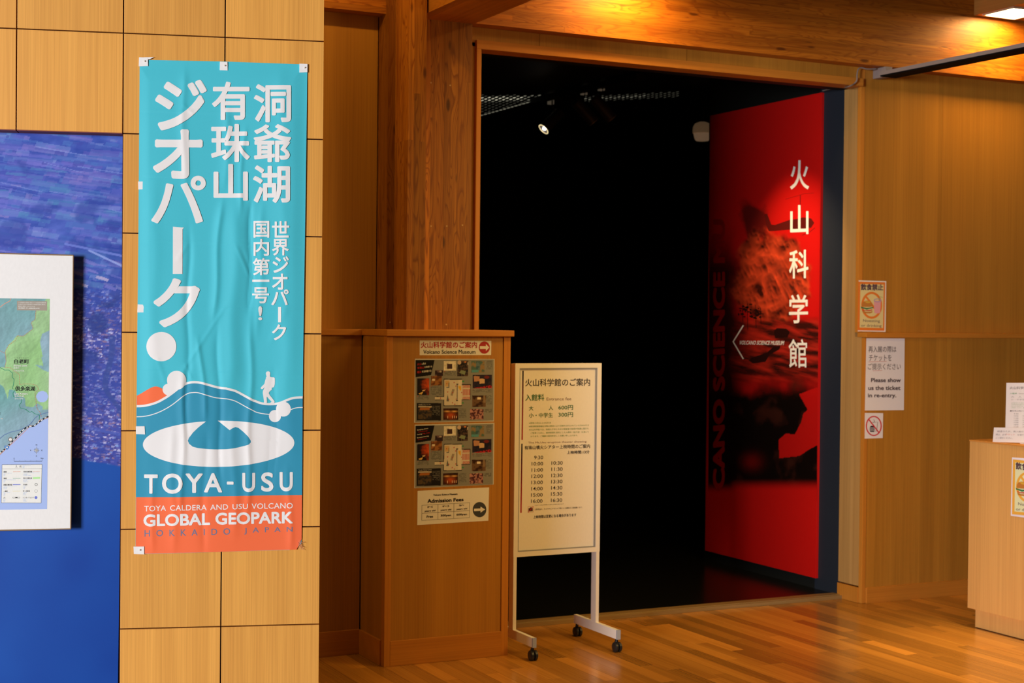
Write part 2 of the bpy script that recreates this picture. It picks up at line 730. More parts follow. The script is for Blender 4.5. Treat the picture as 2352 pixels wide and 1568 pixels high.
def fbm(x, y, scale, octaves=4, seed=0, gain=.5):
    out = np.zeros_like(x, dtype=float)
    amp, tot = 1.0, 0.0
    for o in range(octaves):
        rs = np.random.RandomState(seed * 31 + o)
        g = rs.rand(64, 64)
        ca, sa = math.cos(.6 + 1.1 * o), math.sin(.6 + 1.1 * o)
        u, v = (x * ca - y * sa) / scale * 2 ** o + 200, (x * sa + y * ca) / scale * 2 ** o + 200
        iu, iv = np.floor(u).astype(int), np.floor(v).astype(int)
        fu, fv = u - iu, v - iv
        fu, fv = fu * fu * (3 - 2 * fu), fv * fv * (3 - 2 * fv)
        a = g[iv % 64, iu % 64] * (1 - fu) + g[iv % 64, (iu + 1) % 64] * fu
        b = g[(iv + 1) % 64, iu % 64] * (1 - fu) + g[(iv + 1) % 64, (iu + 1) % 64] * fu
        out += amp * (a * (1 - fv) + b * fv)
        tot += amp
        amp *= gain
    return out / tot


def inpoly(x, y, pts):
    r = np.zeros(x.shape, bool)
    n = len(pts)
    for i in range(n):
        x0, y0 = pts[i]
        x1, y1 = pts[(i + 1) % n]
        if y0 == y1:
            continue
        c = ((y0 > y) != (y1 > y)) & (x < (x1 - x0) * (y - y0) / (y1 - y0) + x0)
        r ^= c
    return r


def ss(a, b, t):
    t = np.clip((t - a) / (b - a), 0, 1)
    return t * t * (3 - 2 * t)


def crop(ox, oy, k):
    return lambda x, y: (ox + x / k, oy + y / k)


def cq(c, x0, y0l, y1l, x1, y0r=None, y1r=None):
    y0r = y0l if y0r is None else y0r
    y1r = y1l if y1r is None else y1r
    return [c(x0, y0l), c(x1, y0r), c(x1, y1r), c(x0, y1l)]


# ================================================================== LARGE STRUCTURE
# ---- floor with planks
FL = root('floor', (4.5, 6, 0), kind='structure')
box('subfloor', M_JOINT, (-4, -1, -.06), (9.5, 7.33, -.012), FL)
slab = MB().box((-4, -1, -.012), (1.6, 5.2, 0)).box((1.6, -1, -.012), (9.5, 4.95, 0)).box((7.7, 4.95, -.012), (9.5, 7.33, 0)).box((-4, 5.2, -.012), (1.6, 7.33, 0))
so = slab.build('floorboards', M_PLANK, FL, kind='stuff')
so['tone'] = .4
PW = .0758
X0 = 4.484 - PW * 38
tones = {}
over = []   # hand-set planks: (column, y_from, y_to, tone)
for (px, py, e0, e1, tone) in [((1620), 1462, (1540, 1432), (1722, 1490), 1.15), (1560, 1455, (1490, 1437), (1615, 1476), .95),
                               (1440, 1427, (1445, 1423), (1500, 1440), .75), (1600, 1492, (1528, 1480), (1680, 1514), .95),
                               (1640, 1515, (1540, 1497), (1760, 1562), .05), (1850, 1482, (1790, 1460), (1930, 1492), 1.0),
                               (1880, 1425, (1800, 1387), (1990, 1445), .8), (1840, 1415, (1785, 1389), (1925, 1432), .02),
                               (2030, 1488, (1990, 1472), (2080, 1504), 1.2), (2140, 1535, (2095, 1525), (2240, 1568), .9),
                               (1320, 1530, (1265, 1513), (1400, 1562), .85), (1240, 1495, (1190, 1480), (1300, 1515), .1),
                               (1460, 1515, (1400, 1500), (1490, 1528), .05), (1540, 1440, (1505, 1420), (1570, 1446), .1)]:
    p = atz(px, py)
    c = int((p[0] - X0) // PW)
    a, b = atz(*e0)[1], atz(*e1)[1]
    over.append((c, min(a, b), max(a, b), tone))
npl = 0
for c in range(int((7.7 - X0) / PW) + 1):
    x0 = X0 + c * PW
    if x0 < 1.6 or x0 + PW > 7.75:
        continue
    ov = sorted([o for o in over if o[0] == c], key=lambda o: o[1])
    segs = []
    y = 4.95
    for o in ov:
        ya, yb = max(o[1], y), min(o[2], 7.33)
        while y < ya - .02:
            L = min(ya - y, R.choice([.75, .9, 1.1]))
            if ya - y - L < .25:
                L = ya - y
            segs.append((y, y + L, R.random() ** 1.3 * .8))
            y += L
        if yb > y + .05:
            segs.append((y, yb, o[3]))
            y = yb
    first = not ov
    while y < 7.33 - .02:
        L = R.choice([.6, .9, 1.2, 1.5]) if not first else R.uniform(.3, 1.5)
        first = False
        if 7.33 - y - L < .3:
            L = 7.33 - y
        segs.append((y, y + L, R.random() ** 1.3 * .8))
        y += L
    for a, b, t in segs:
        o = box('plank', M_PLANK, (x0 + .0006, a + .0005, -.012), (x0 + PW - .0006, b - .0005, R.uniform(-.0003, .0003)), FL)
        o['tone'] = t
        npl += 1

# ---- banner wall on the left, of square veneered panels


def nw(s_, z, off):
    """point of the banner wall: along, up, towards the camera"""
    q = EYE + NU * s_ - NN * (ND - off)
    return (q[0], q[1], z)


def nbox(mb, s0, s1, z0, z1, o0, o1, bev=0.0):
    mb.hexa([nw(s0, z0, o1), nw(s1, z0, o1), nw(s1, z0, o0), nw(s0, z0, o0), nw(s0, z1, o1), nw(s1, z1, o1), nw(s1, z1, o0), nw(s0, z1, o0)], bev)
    return mb


WL = root('wall_left', nw(-.07, 0, 0), kind='structure')
mb = MB()
nbox(mb, -.436, .283, 0, 3.6, -.30, -.022)
nbox(mb, -3.2, -.436, 2.336, 3.6, -.30, -.022)
nbox(mb, -3.2, -.436, 0, 2.336, -.30, -.085)
mb.build('wall_core', M_JOINT, WL)
GS = [-2.62, -2.26, -1.895, -1.53, -1.166, -.803, -.434, -.074, .2855]
GZ = [-.02, .178, .5365, .898, 1.255, 1.611, 1.969, 2.3275, 2.688, 3.047, 3.41, 3.6]
g = .0022
for i in range(len(GS) - 1):
    for j in range(len(GZ) - 1):
        if GS[i + 1] < -.4 and GZ[j + 1] < 2.4:
            continue
        o = R.uniform(-.0006, .0006)
        nbox(MB(), GS[i] + g, GS[i + 1] - g, max(GZ[j] + g, 0), GZ[j + 1] - g, -.020, o, .0008).build('panel', M_PANEL, WL)
mb = MB()
for i in range(len(GS) - 3):
    nbox(mb, GS[i] + g, GS[i + 1] - g, 2.3265, 2.3299, -.084, -.002)
mb.build('recess_soffit', plain('recess_soffit_paint', (.22, .07, .06), .6, .2), WL, label='dull maroon strip under the panels over the mural')

# ---- back wall left of the column, half wall, caps
YU, YLW = 7.215, 7.085
WB = root('wall_back_left', (2.1, 7.2, 0), kind='structure')
box('wall_core', M_JOINT, (.9, 7.24, 0), (2.83, 7.5, 3.6), WB)
box('panel', M_CEDAR, (1.3, YU, 1.6), (2.783, YU + .03, 3.25), WB)
box('panel', M_CEDAR, (1.3, YLW, .0), (2.66, YLW + .15, 1.59), WB)
box('baseboard', M_TRIMX, (1.3, YLW - .014, 0), (2.66, YLW, .123), WB, .003)
box('wall_cap', M_TRIMX, (1.3, YLW - .02, 1.587), (2.66, YU, 1.617), WB, .003)

HW = root('wall_half', (3.0, 6.75, 0), kind='structure')
hx0, hx1, hy = 2.662, 3.322, 6.75
box('panel', M_CEDAR, (hx0 + .03, hy + .006, .11), (hx1 - .036, hy + .03, 1.588), HW)
box('panel', M_CEDAR, (hx0 + .004, hy + .03, .11), (hx0 + .03, 7.085, 1.588), HW)
box('wall_core', M_JOINT, (hx0 + .03, hy + .03, 0), (hx1 - .006, 7.19, 1.586), HW)
box('corner_post', M_TRIMZ, (hx0, hy, 0), (hx0 + .031, hy + .04, 1.588), HW, .002)
box('corner_post', M_TRIMZ, (hx1 - .037, hy, 0), (hx1, 7.19, 1.588), HW, .002)
box('baseboard', M_TRIMX, (hx0 + .031, hy - .001, 0), (hx1 - .037, hy + .03, .122), HW, .002)
box('baseboard', M_TRIMX, (hx0 - .008, hy + .04, 0), (hx0 + .02, 7.071, .122), HW, .002)
box('wall_cap', M_TRIMX, (hx0 - .008, hy - .02, 1.588), (hx1 + .01, 7.19, 1.618), HW, .003)

# ---- laminated timber beam above, in lamellae
BY0, BZ0 = 7.12, 3.20
BM = root('beam', (4.5, 7.2, BZ0), kind='structure')
k = 0
z = BZ0
while z < 3.86:
    lh = .0305
    x = .9 + R.uniform(-.4, 0)
    while x < 9.4:
        L = R.uniform(1.0, 3.4)
        box('lamella', M_GLUX, (x, BY0 + R.uniform(0, .0007), z), (min(x + L, 9.5) - .0005, BY0 + .13, z + lh - .0003), BM)
        x += L
        k += 1
    z += lh

# ---- column: wide back post and narrow front post, upright lamellae
CM = root('column', (3.0, 7.08, 1.6), kind='structure')
cx0, cx1, cyf = 2.788, 3.2475, 7.08
n = 12
for i in range(n):
    a = cx0 + (cx1 - cx0) * i / n
    b = cx0 + (cx1 - cx0) * (i + 1) / n
    z = 1.617
    while z < 3.8:
        L = R.uniform(1.1, 2.4)
        if z + L > 3.4:
            L = 3.86 - z
        box('lamella', M_GLUZ, (a, cyf + R.uniform(0, .0006), z), (b - .0003, 7.22, z + L - .0004), CM)
        z += L
fx0, fx1, fy = 2.826, 2.922, 6.908
for i in range(3):
    a = fx0 + (fx1 - fx0) * i / 3
    b = fx0 + (fx1 - fx0) * (i + 1) / 3
    z = 1.618
    for L in (R.uniform(.9, 1.3), 9):
        z1 = min(z + L, 3.86)
        box('lamella', M_GLUZ, (a, fy + R.uniform(0, .0006), z), (b - .0003, 7.079, z1 - .0004), CM)
        z = z1
mb = MB()
for (x, y, Y) in [(990, 190, cyf), (1034, 196, cyf), (990, 519, cyf), (1026, 519, cyf), (1062, 517, cyf), (896, 740, cyf), (1025, 745, cyf)]:
    p = aty(x, y, Y)
    mb.cyl((p[0], Y - .0012, p[2]), (p[0], Y + .004, p[2]), .004, n=12)
mb.build('dowel_plug', plain('pale_plug', (.6, .4, .2), .5, .2), CM, label='small pale round dowel plugs', kind='stuff')
# cross beam running from the column towards the camera
CB = root('cross_beam', (3.09, 6, 3.185), kind='structure')
for i in range(6):
    a = 2.935 + (3.255 - 2.935) * i / 6
    b = 2.935 + (3.255 - 2.935) * (i + 1) / 6
    box('lamella', wood('laminated_timber_cross', (.50, .19, .02), .45, .35, 'Y', .5, .2, tonevar=.10, knots=.3, rings=.3),
        (a, 4.2, 3.186 + R.uniform(0, .0006)), (b - .0003, 7.08, 3.6), CB)

# ---- doorway: over-door panels, frame, threshold
DR = root('door_1', (4.6, 7.3, 0), kind='structure')
xs = [3.245] + [float(aty(q, 90, YU)[0]) for q in (1239.5, 1578, 1886)] + [5.867]
for a, b in zip(xs, xs[1:]):
    box('panel', M_CEDAR, (a + .0012, YU, 3.10), (b - .0012, YU + .03, 3.2), DR)
box('panel', M_CEDAR, (3.245, YU, 1.4), (3.327, YU + .03, 3.12), DR)
dx0, dx1, dz = 3.352, 5.868, 3.084
box('frame_top', M_TRIMX, (3.325, 7.19, dz + .0004), (5.8675, 7.31, 3.131), DR, .003)
box('frame_side', M_TRIMZ, (3.325, 7.19, 0), (dx0, 7.31, dz), DR, .003)
box('threshold', M_THR, (3.3, 7.325, 0), (5.8655, 7.345, .021), DR, .002)
box('threshold', M_THR, (3.3, 7.345, 0), (5.8655, 7.415, .024), DR, .002)

# ---- right wall
WR = root('wall_right', (6.8, 7.2, 0), kind='structure')
rx = 5.868
box('wall_core', M_JOINT, (rx + .03, 7.25, 0), (9.2, 7.36, 3.6), WR)
u1 = float(aty(2163, 400, YU)[0])
for a, b in ((5.9, u1), (u1, u1 + .91), (u1 + .91, 8.3), (8.3, 9.2)):
    box('panel', M_CEDAR, (a + .001, YU, 1.6), (b - .001, YU + .03, 3.22), WR)
l1 = float(aty(2173, 900, 7.15)[0])
for a, b in ((5.898, l1), (l1, l1 + .91), (l1 + .91, 8.3), (8.3, 9.2)):
    box('panel', M_CEDAR, (a + .001, 7.15, .09), (b - .001, 7.18, 1.59), WR)
box('corner_post', M_TRIMZ, (rx, YU - .0002, 1.617), (rx + .0315, YU + .03, 3.199), WR, .004)
box('corner_post', M_TRIMZ, (rx, 7.1498, 0), (rx + .0295, 7.18, 1.587), WR, .004)
box('panel', M_JAMB, (rx + .002, YU + .03, .1), (rx + .03, 7.372, 3.2), WR)
box('panel', M_JAMB, (rx + .002, 7.18, .1), (rx + .03, YU + .03, 1.59), WR)
box('baseboard', M_TRIMX, (rx + .03, 7.138, 0), (9.2, 7.152, .092), WR, .002)
box('baseboard', M_TRIMZ, (rx - .006, 7.18, 0), (rx + .03, 7.372, .092), WR, .002)
box('wall_cap', M_TRIMX, (rx - .004, 7.13, 1.588), (9.2, YU, 1.616), WR, .003)
# painted reveal and black gallery beyond the doorway
WG = root('wall_gallery', (5.9, 8.2, 0), kind='structure')
box('reveal', M_BLUEGREY, (rx, 7.372, 0), (rx + .05, 7.60, 3.3), WG, label='dark blue-grey painted reveal of the doorway')
box('wall_core', M_BLACK, (rx + .001, 7.60, 0), (rx + .06, 8.84, 3.6), WG)
box('wall_core', M_BLACK, (rx + .05, 7.36, 0), (11.2, 7.5, 3.6), WG)
box('wall_core', M_BLACK, (11.1, 7.4, 0), (11.2, 14.2, 3.6), WG)
box('wall_core', M_BLACK, (2.4, 7.32, 0), (3.36, 7.5, 3.6), WG)
box('wall_core', M_BLACK, (2.4, 7.4, 0), (2.5, 14.2, 3.6), WG)
box('wall_core', M_BLACK, (3.37, 7.316, dz + .003), (rx + .05, 7.4, 3.6), WG)
mb = MB()
for i in range(150):
    x = 5.4 + i * .035
    mb.box((x, 14.05, 0), (x + .018, 14.08, 2.6))
mb.build('wall_rib', plain('dark_rib', (.022, .026, .022), .5, .3), WG, kind='stuff')
box('wall_core', M_BLACK, (2.4, 14.08, 0), (11.2, 14.2, 3.6), WG)
FG = box('floor_gallery', M_GFLOOR, (2.4, 7.41, -.02), (11.2, 14.2, .018), kind='structure')
CG = root('ceiling_gallery', (6, 10, 3.42), kind='structure')
box('ceiling_board', M_BLACK, (2.4, 7.4, 3.42), (11.2, 14.2, 3.6), CG)

# perforations of the dark metal ceiling, as discs whose own glow stands for light behind
mb = MB()
rs = random.Random(3)


def perf(mb, x, y, r):
    p = atz(x, y, 3.4185)
    mb.poly([(p[0] + r * math.cos(t), p[1] + 3.6 * r * math.sin(t), p[2]) for t in [-i * math.pi / 3 for i in range(6)]])


PM = [plain('glowing_hole_%d' % i, (.02, .02, .02), .5, .2, (1, .95, .7), e) for i, e in enumerate((1.0, .30, .07))]
mbs = [MB(), MB(), MB()]
for r_ in range(8):
    for c_ in range(60):
        x = 1107.5 + c_ * 8.2 + (4.1 if False else 0)
        y = 212 + r_ * 6.3 + (3.15 if c_ % 2 else 0) - c_ * .35
        yl = 262 - (x - 1105) * .27
        if y > yl:
            continue
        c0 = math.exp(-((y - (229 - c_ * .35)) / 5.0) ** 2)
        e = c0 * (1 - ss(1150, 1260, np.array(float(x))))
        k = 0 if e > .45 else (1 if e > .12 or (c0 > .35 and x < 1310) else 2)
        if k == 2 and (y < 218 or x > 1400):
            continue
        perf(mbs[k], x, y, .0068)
for c_ in range(16):
    perf(mbs[1], 1106 + c_ * 8.8, 265 - c_ * 2.45, .008)
    if c_ < 6:
        perf(mbs[1], 1106 + c_ * 8, 373 - c_ * 2.2, .006)
for r_ in range(3):
    for c_ in range(34):
        x = 1345 + c_ * 9.6
        y = 222 - c_ * .5 + r_ * 4.5 + (2.2 if c_ % 2 else 0)
        if x < 1560:
            perf(mbs[2 if (r_ != 1 or x > 1480) else 1], x, y, .006)
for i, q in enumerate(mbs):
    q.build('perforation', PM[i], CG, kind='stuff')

# ---- ceiling box on the right with its lamps
CL = root('ceiling', (7.2, 6, 3.57), kind='structure')
box('ceiling_box', wood('ceiling_board_wood', (.42, .2, .05), .5, .3, 'Y', .5, .15, tonevar=.02), (6.655, 4.0, 3.57), (9.4, 7.119, 3.9), CL)


def ceiling_light(x, y, label):
    t = root('ceiling_light', (x, y, 3.57), label, 'ceiling light', group='square ceiling lights')
    s = .118
    mb = MB()
    for a, b in (((x - s - .012, y - s - .012), (x + s + .012, y - s)), ((x - s - .012, y + s), (x + s + .012, y + s + .012)),
                 ((x - s - .012, y - s), (x - s, y + s)), ((x + s, y - s), (x + s + .012, y + s))):
        mb.box((a[0], a[1], 3.560), (b[0], b[1], 3.5699))
    mb.build('frame', plain('lamp_frame', (.5, .4, .3), .4, .3), t)
    box('diffuser', plain('glowing_diffuser', (.9, .8, .6), .5, .2, (1, .60, .20), 100), (x - s, y - s, 3.562), (x + s, y + s, 3.5695), t)
    return t


ceiling_light(6.80, 6.935, 'bright square ceiling light close to the timber beam at top right')
cl2x = float(aty(1440, 0, 7.0)[0])
box('ceiling_board', M_GLUX, (cl2x - .3, 6.4, 3.57), (cl2x + .3, 7.119, 3.7), CL)
ceiling_light(cl2x + .02, 6.93, 'square ceiling light above the middle of the timber beam over the doorway')

# ================================================================== MURAL AND MAP BOARD
mural_o = np.array(nw(0, 0, -.08))
MU = root('mural', nw(-1.4, 0, -.08), 'blue aerial photograph mural of fields, town and sea set back in the wood panelling', 'mural')
SM = Surf(mural_o, NN, MU)


def mural_col(x, y):
    h, w = x.shape
    rs = np.random.RandomState(5)
    c = np.zeros((h, w, 3))
    n = fbm(x + 300, y, 90, 4, 1)
    n2 = fbm(x + 300, y * 1.8 + x * .2, 26, 3, 2)
    base = np.array([62, 88, 182.])
    c[:] = base + (n[..., None] - .5) * np.array([50, 40, 30]) + (n2[..., None] - .5) * np.array([45, 40, 40])

    def rects(cnt, xr, yr, wr, hr, pal, alpha, slope, amax=1.0):
        nonlocal c
        for _ in range(cnt):
            cx_, cy_ = rs.uniform(*xr), rs.uniform(*yr)
            ww, hh = rs.uniform(*wr), rs.uniform(*hr)
            sl = slope + rs.uniform(-.06, .06)
            u = x - cx_
            v = (y - cy_) - sl * u
            u2 = u + .35 * v
            sel = np.where((np.abs(u2) < ww / 2) & (np.abs(v) < hh / 2))
            if len(sel[0]):
                col = np.array(pal[rs.randint(len(pal))], float)
                a = rs.uniform(alpha * .4, alpha)
                c[sel] = c[sel] * (1 - a) + col * a
    rects(520, (-180, 300), (300, 660), (22, 120), (4, 16), [(88, 96, 190), (108, 112, 205), (66, 104, 186), (60, 82, 178), (96, 92, 186), (74, 118, 194), (52, 70, 170), (132, 120, 200), (80, 140, 190), (130, 150, 215)], .62, .13)
    rects(190, (-180, 300), (300, 660), (6, 26), (4, 12), [(120, 115, 205), (60, 70, 165), (90, 130, 200), (140, 130, 200)], .6, .13)
    rects(22, (-180, 300), (300, 640), (40, 120), (1.2, 2.6), [(130, 150, 220), (110, 130, 210)], .7, .2)
    d = fbm(x + 90, y + 40, 60, 4, 9)
    k = ss(.55, .68, d)[..., None] * .5
    c = c * (1 - k) + np.array([38, 62, 152]) * k
    town = ss(630, 760, y + 30 * (fbm(x, y, 50, 2, 4) - .5)) * (1 - k[..., 0])
    t = c * .55 + np.array([70, 66, 150]) * .45
    c = c * (1 - town[..., None]) + t * town[..., None]
    save = c.copy()
    rects(2600, (150, 300), (590, 1075), (2.5, 11), (1.8, 5), [(170, 170, 228), (215, 215, 245), (120, 115, 190), (52, 60, 140), (60, 58, 128), (95, 84, 150), (130, 160, 220), (150, 120, 150)], .85, .12)
    for (fx, fy, fw_, fh_) in ((225, 745, 26, 30), (205, 820, 30, 22), (268, 660, 14, 40), (190, 660, 24, 14), (250, 700, 30, 10)):
        kk = (ss(.2, .7, np.exp(-((x - fx) / fw_) ** 2 - ((y - fy) / fh_) ** 2) + (n2 - .5) * 1.1) * .75)[..., None]
        c = c * (1 - kk) + np.array([34, 56, 132]) * kk
    m = ss(640, 700, y)[..., None] * (1 - k * .9)
    c = save * (1 - m) + c * m
    rects(16, (170, 290), (585, 700), (8, 40), (4, 9), [(150, 140, 190), (190, 180, 215), (120, 120, 200)], .7, .35)
    # airstrip-like bright road top right, river
    for (a, b, wd, col) in (((205, 575), (283, 612), 1.8, (150, 170, 235)), ((150, 560), (283, 588), 2.0, (110, 130, 215)), ((170, 975), (285, 1000), 3, (70, 90, 180))):
        dx, dy = b[0] - a[0], b[1] - a[1]
        L = math.hypot(dx, dy)
        tt = np.clip(((x - a[0]) * dx + (y - a[1]) * dy) / L / L, 0, 1)
        dd = np.hypot(x - a[0] - tt * dx, y - a[1] - tt * dy)
        kk = (1 - ss(wd, wd + 1.2, dd))[..., None] * .8
        c = c * (1 - kk) + np.array(col) * kk
    riv = 258 - 16 * np.exp(-((y - 880) / 45.) ** 2) + 24 * ss(890, 960, y)
    kk = ((1 - ss(5, 8, np.abs(x - riv))) * (y > 770) * (y < 960))[..., None] * .75
    c = c * (1 - kk) + np.array([52, 74, 150]) * kk
    coast = 1052 + (x - 170) * .17 + 10 * (fbm(x, y * 0, 30, 3, 8) - .5)
    kk = ss(-3, 3, y - coast)[..., None]
    sea = np.array([14, 70, 160]) + (fbm(x, y, 200, 3, 12)[..., None] - .5) * np.array([14, 26, 26])
    c = c * (1 - kk) + sea * kk
    c = np.clip(c, 5, 250) / 255
    return np.where(c <= .04045, c / 12.92, ((c + .055) / 1.055) ** 2.4) / .806 * .85


ys = np.concatenate([np.linspace(0, .60, 470), np.linspace(.61, 1, 40)])
SM.grid('print', [(-190, 292), (287, 308), (270, 1640), (-200, 1640)], np.linspace(0, 1, 290), ys, mural_col, printmat('mural_print', .4, .25))

MBD = root('map_board', nw(-1.0, .9, -.03), 'white board with a relief map of coast and lake, mounted over the mural', 'map board')
bp = np.array(nw(0, 0, -.030))
SB = Surf(bp, NN, MBD)
q = [SB.P(-230, 577, 0), SB.P(167, 587, 0), SB.P(161, 1213, 0), SB.P(-230, 1221, 0)]
bk = [p - NN * .032 for p in q]
MB().hexa([q[3], q[2], bk[2], bk[3], q[0], q[1], bk[1], bk[0]]).build('board', plain('board_white', (.84, .84, .83), .5, .2), MBD)
mb = MB()
e = [SB.P(167.4, 586.4, 0), SB.P(161.4, 1213.6, 0)]
o_ = NN * .003
for (a, b) in (((-230, 576), (168.5, 586.2)), ((-230, 1222), (162.5, 1214.2))):
    p0, p1 = SB.P(*a, 0), SB.P(*b, 0)
    mb.tube([p0 - NN * .001, p1 - NN * .001], .0025, 6)
mb.tube([SB.P(168, 586, 0) - NN * .002, SB.P(162, 1214, 0) - NN * .002], .0028, 6)
mb.build('edge_trim', plain('brown_edge', (.3, .2, .1), .5, .3), MBD, label='thin brown edging')

cA = crop(0, 660, 5.6)
cB = crop(0, 930, 6.27)
green = [cA(*p) for p in [(605, 140), (460, 300), (452, 410), (400, 450), (425, 530), (300, 625), (220, 620), (110, 740), (65, 820), (80, 950), (60, 1030), (-200, 1000), (-260, 1200), (0, 1240), (50, 1290), (100, 1430), (120, 1310), (180, 1320), (250, 1400), (320, 1420), (330, 1530), (430, 1540), (480, 1490), (550, 1530), (550, 1568), (650, 1568), (650, 1080), (600, 1080), (540, 1050), (445, 990), (560, 1010), (530, 890), (550, 890), (515, 700), (540, 600), (650, 545), (660, 140)]]
coastp = [cB(*p) for p in [(-500, 1150), (0, 700), (130, 590), (260, 450), (400, 325), (490, 300), (560, 260), (620, 205), (720, 165)]]
sea = coastp + [(140, 1190), (-100, 1190)]


def map_col(x, y):
    n = fbm(x + 300, y, 34, 5, 21)
    gx = np.gradient(n, axis=1)
    gy = np.gradient(n, axis=0)
    sh = np.clip((gx * 1.0 + gy * .4) * 5.0, -.20, .20) * .65
    c = np.ones(x.shape + (3,)) * np.array([132, 174, 184.])
    c = c + (fbm(x, y, 120, 2, 3)[..., None] - .5) * np.array([50, 14, 40])
    gm = inpoly(x, y, green)
    c[gm] = np.array([160, 203, 148]) + (fbm(x, y, 80, 2, 6)[gm][:, None] - .5) * np.array([30, 12, 40])
    c = c * (1 + sh[..., None] * .55)
    pm = ss(0, 40, (y - (1042 - x * .9)) + 18)[..., None] * .5
    c = c * (1 - pm * .6) + np.array([176, 168, 224]) * pm * .6
    sm = inpoly(x, y, sea)
    c[sm] = (172, 196, 248)
    lk = ((x - 97) / 13.5) ** 2 + ((y - 910.5) / 13.) ** 2 < 1
    c[lk] = (172, 196, 248)
    c = np.clip(c, 5, 250) / 255
    return np.where(c <= .04045, c / 12.92, ((c + .055) / 1.055) ** 2.4) / .9 * .85


SB.grid('map_print', [(-150, 683), (114.5, 686), (108, 1169), (-150, 1172)], np.linspace(0, 1, 190), np.linspace(0, 1, 340), map_col, printmat('map_print', .5, .2), 1.0, label='coloured relief map')


def lett(surf, key, name, col, parent=None, label=None, rough=.5, normals=None):
    o = surf.finish(key, name, plain('ink_' + name + '_' + '_'.join('%d' % (v * 1000) for v in col), col, rough, .2), parent, label, normals)
    if o and name not in ('white_character', 'dark_disc', 'arrow_disc', 'white_arrow', 'caption_patch'):
        o['kind'] = 'stuff'
    return o


SB.text('k', '白老町', cq(cA, 180, 922, 978, 372), .02, 3, 3)
SB.text('k', '倶多楽湖', cq(cA, 192, 1270, 1330, 450), .02, 3, 3)
SB.text('k', 'しらおいちょう', cq(cA, 190, 900, 912, 366), 0, 2, 3, 1.6)
SB.text('k', 'くったらこ', cq(cA, 210, 1252, 1264, 440), 0, 2, 3, 1.6)
SB.text('k', '市', cq(cB, -45, 100, 150, 5), .02, 3, 3)
SB.text('w', 'Shiraoi town', cq(cA, 175, 993, 1015, 350), .02, 2, 3)
SB.text('w', '白老町', cq(cA, 175, 1025, 1045, 250), .01, 2, 3)
SB.text('w', '시라오이초', cq(cA, 175, 1060, 1082, 312), .01, 2, 3)
SB.text('w', 'Lake Kuttara', cq(cA, 185, 1353, 1376, 356), .02, 2, 3)
SB.text('w', '俱多乐湖', cq(cA, 187, 1386, 1408, 305), .01, 2, 3)
SB.text('w', '굿타라호', cq(cA, 187, 1420, 1440, 298), .01, 2, 3)
SB.text('w', 'ity', cq(cB, 10, 185, 205, 40), .02, 2, 3)
SB.poly('tan', [cA(218, 172), cA(606, 176), cA(604, 298), cA(218, 292)], 2)
for i, (tx, x1) in enumerate((('この地図の作成に当たっては国土地理院長', 592), ('の承認を得て同院発行の数値地図を使用し', 592), ('複製を使用したものである', 450), ('（承認番号 平13総複 第258号）', 510))):
    y = 184 + i * 24
    SB.text('w', tx, cq(cA, 235, y, y + 17, x1, y + 4, y + 21), 0 if i < 3 else .02, 2, 3)
dash = [cA(*p) for p in [(600, 145), (604, 176)]]


def dashed(surf, key, pts, w, dl, gl, layer=2.5):
    pts = [np.array(p, float) for p in pts]
    for a, b in zip(pts, pts[1:]):
        L = np.hypot(*(b - a))
        n = max(1, int(round(L / (dl + gl))))
        for i in range(n):
            t0 = i / n
            t1 = t0 + (1 / n) * dl / (dl + gl)
            surf.line(key, [a + (b - a) * t0, a + (b - a) * t1], w, layer)


dashed(SB, 'red', [cA(*p) for p in [(462, 300), (452, 410), (400, 450), (425, 530), (300, 625), (222, 620), (200, 680), (110, 740), (66, 820), (78, 950), (60, 1030), (130, 1030), (250, 1120), (250, 1250), (300, 1240), (400, 1240), (470, 1260), (497, 1310), (450, 1350), (465, 1480), (480, 1568)]], .9, 3.2, 1.6)
dashed(SB, 'red', [cA(*p) for p in [(-60, 780), (66, 850)]], .9, 3.2, 1.6)
dashed(SB, 'red', [cB(*p) for p in [(520, 0), (540, 60), (580, 110), (598, 175)]], .9, 3.2, 1.6)
SB.line('org', [cA(*p) for p in [(140, 140), (125, 175), (85, 195), (50, 215), (0, 255)]], 1.4, 2.5)
SB.line('org', [cB(p[0], p[1]) for p in [(-500, 1165), (0, 712), (60, 655), (230, 500), (400, 335), (430, 295), (480, 298), (540, 262), (575, 212), (640, 200), (697, 182)]], 1.2, 2.4)
SB.line('grn', [cA(*p) for p in [(-60, 990), (0, 1030), (60, 1062), (110, 1060), (160, 1100), (155, 1150), (182, 1185), (172, 1250), (158, 1300), (200, 1312), (165, 1355), (170, 1400), (220, 1410), (275, 1440), (272, 1480), (245, 1510), (262, 1550), (340, 1568)]] + [cB(*p) for p in [(370, 65), (430, 105), (455, 90), (500, 125), (560, 138), (568, 150), (563, 215)]], 1.2, 2.5)
SB.line('blu', [cB(*p) for p in [(-200, 610), (0, 480), (60, 430), (150, 390), (280, 360), (370, 320), (440, 270), (500, 190), (540, 155), (600, 130), (697, 103)]], 1.4, 2.5)
rail = [cB(*p) for p in [(-200, 880), (0, 695), (70, 630), (140, 560), (240, 455), (320, 370), (380, 318), (420, 312), (490, 300), (540, 262), (590, 225), (640, 190), (697, 163)]]
SB.line('k', rail, 3.0, 2.7)
dashed(SB, 'w', rail, 1.9, 5, 5, 3.0)
SB.disc('gry', *cB(150, 495), 5.4, 5.4, 2.8)
SB.disc('w', *cB(150, 495), 3.2, 3.2, 3.1)
x_, y_ = cB(98, 610)
SB.poly('shd', [(x_ - 5, y_ - 4), (x_ + 5, y_ - 4), (x_ + 5, y_ + 1), (x_, y_ + 5.2), (x_ - 5, y_ + 1)], 3.0)
SB.text('w', '36', (x_ - 3, y_ - 2.4, x_ + 3, y_ + 1.8), .03, 2, 3.4)
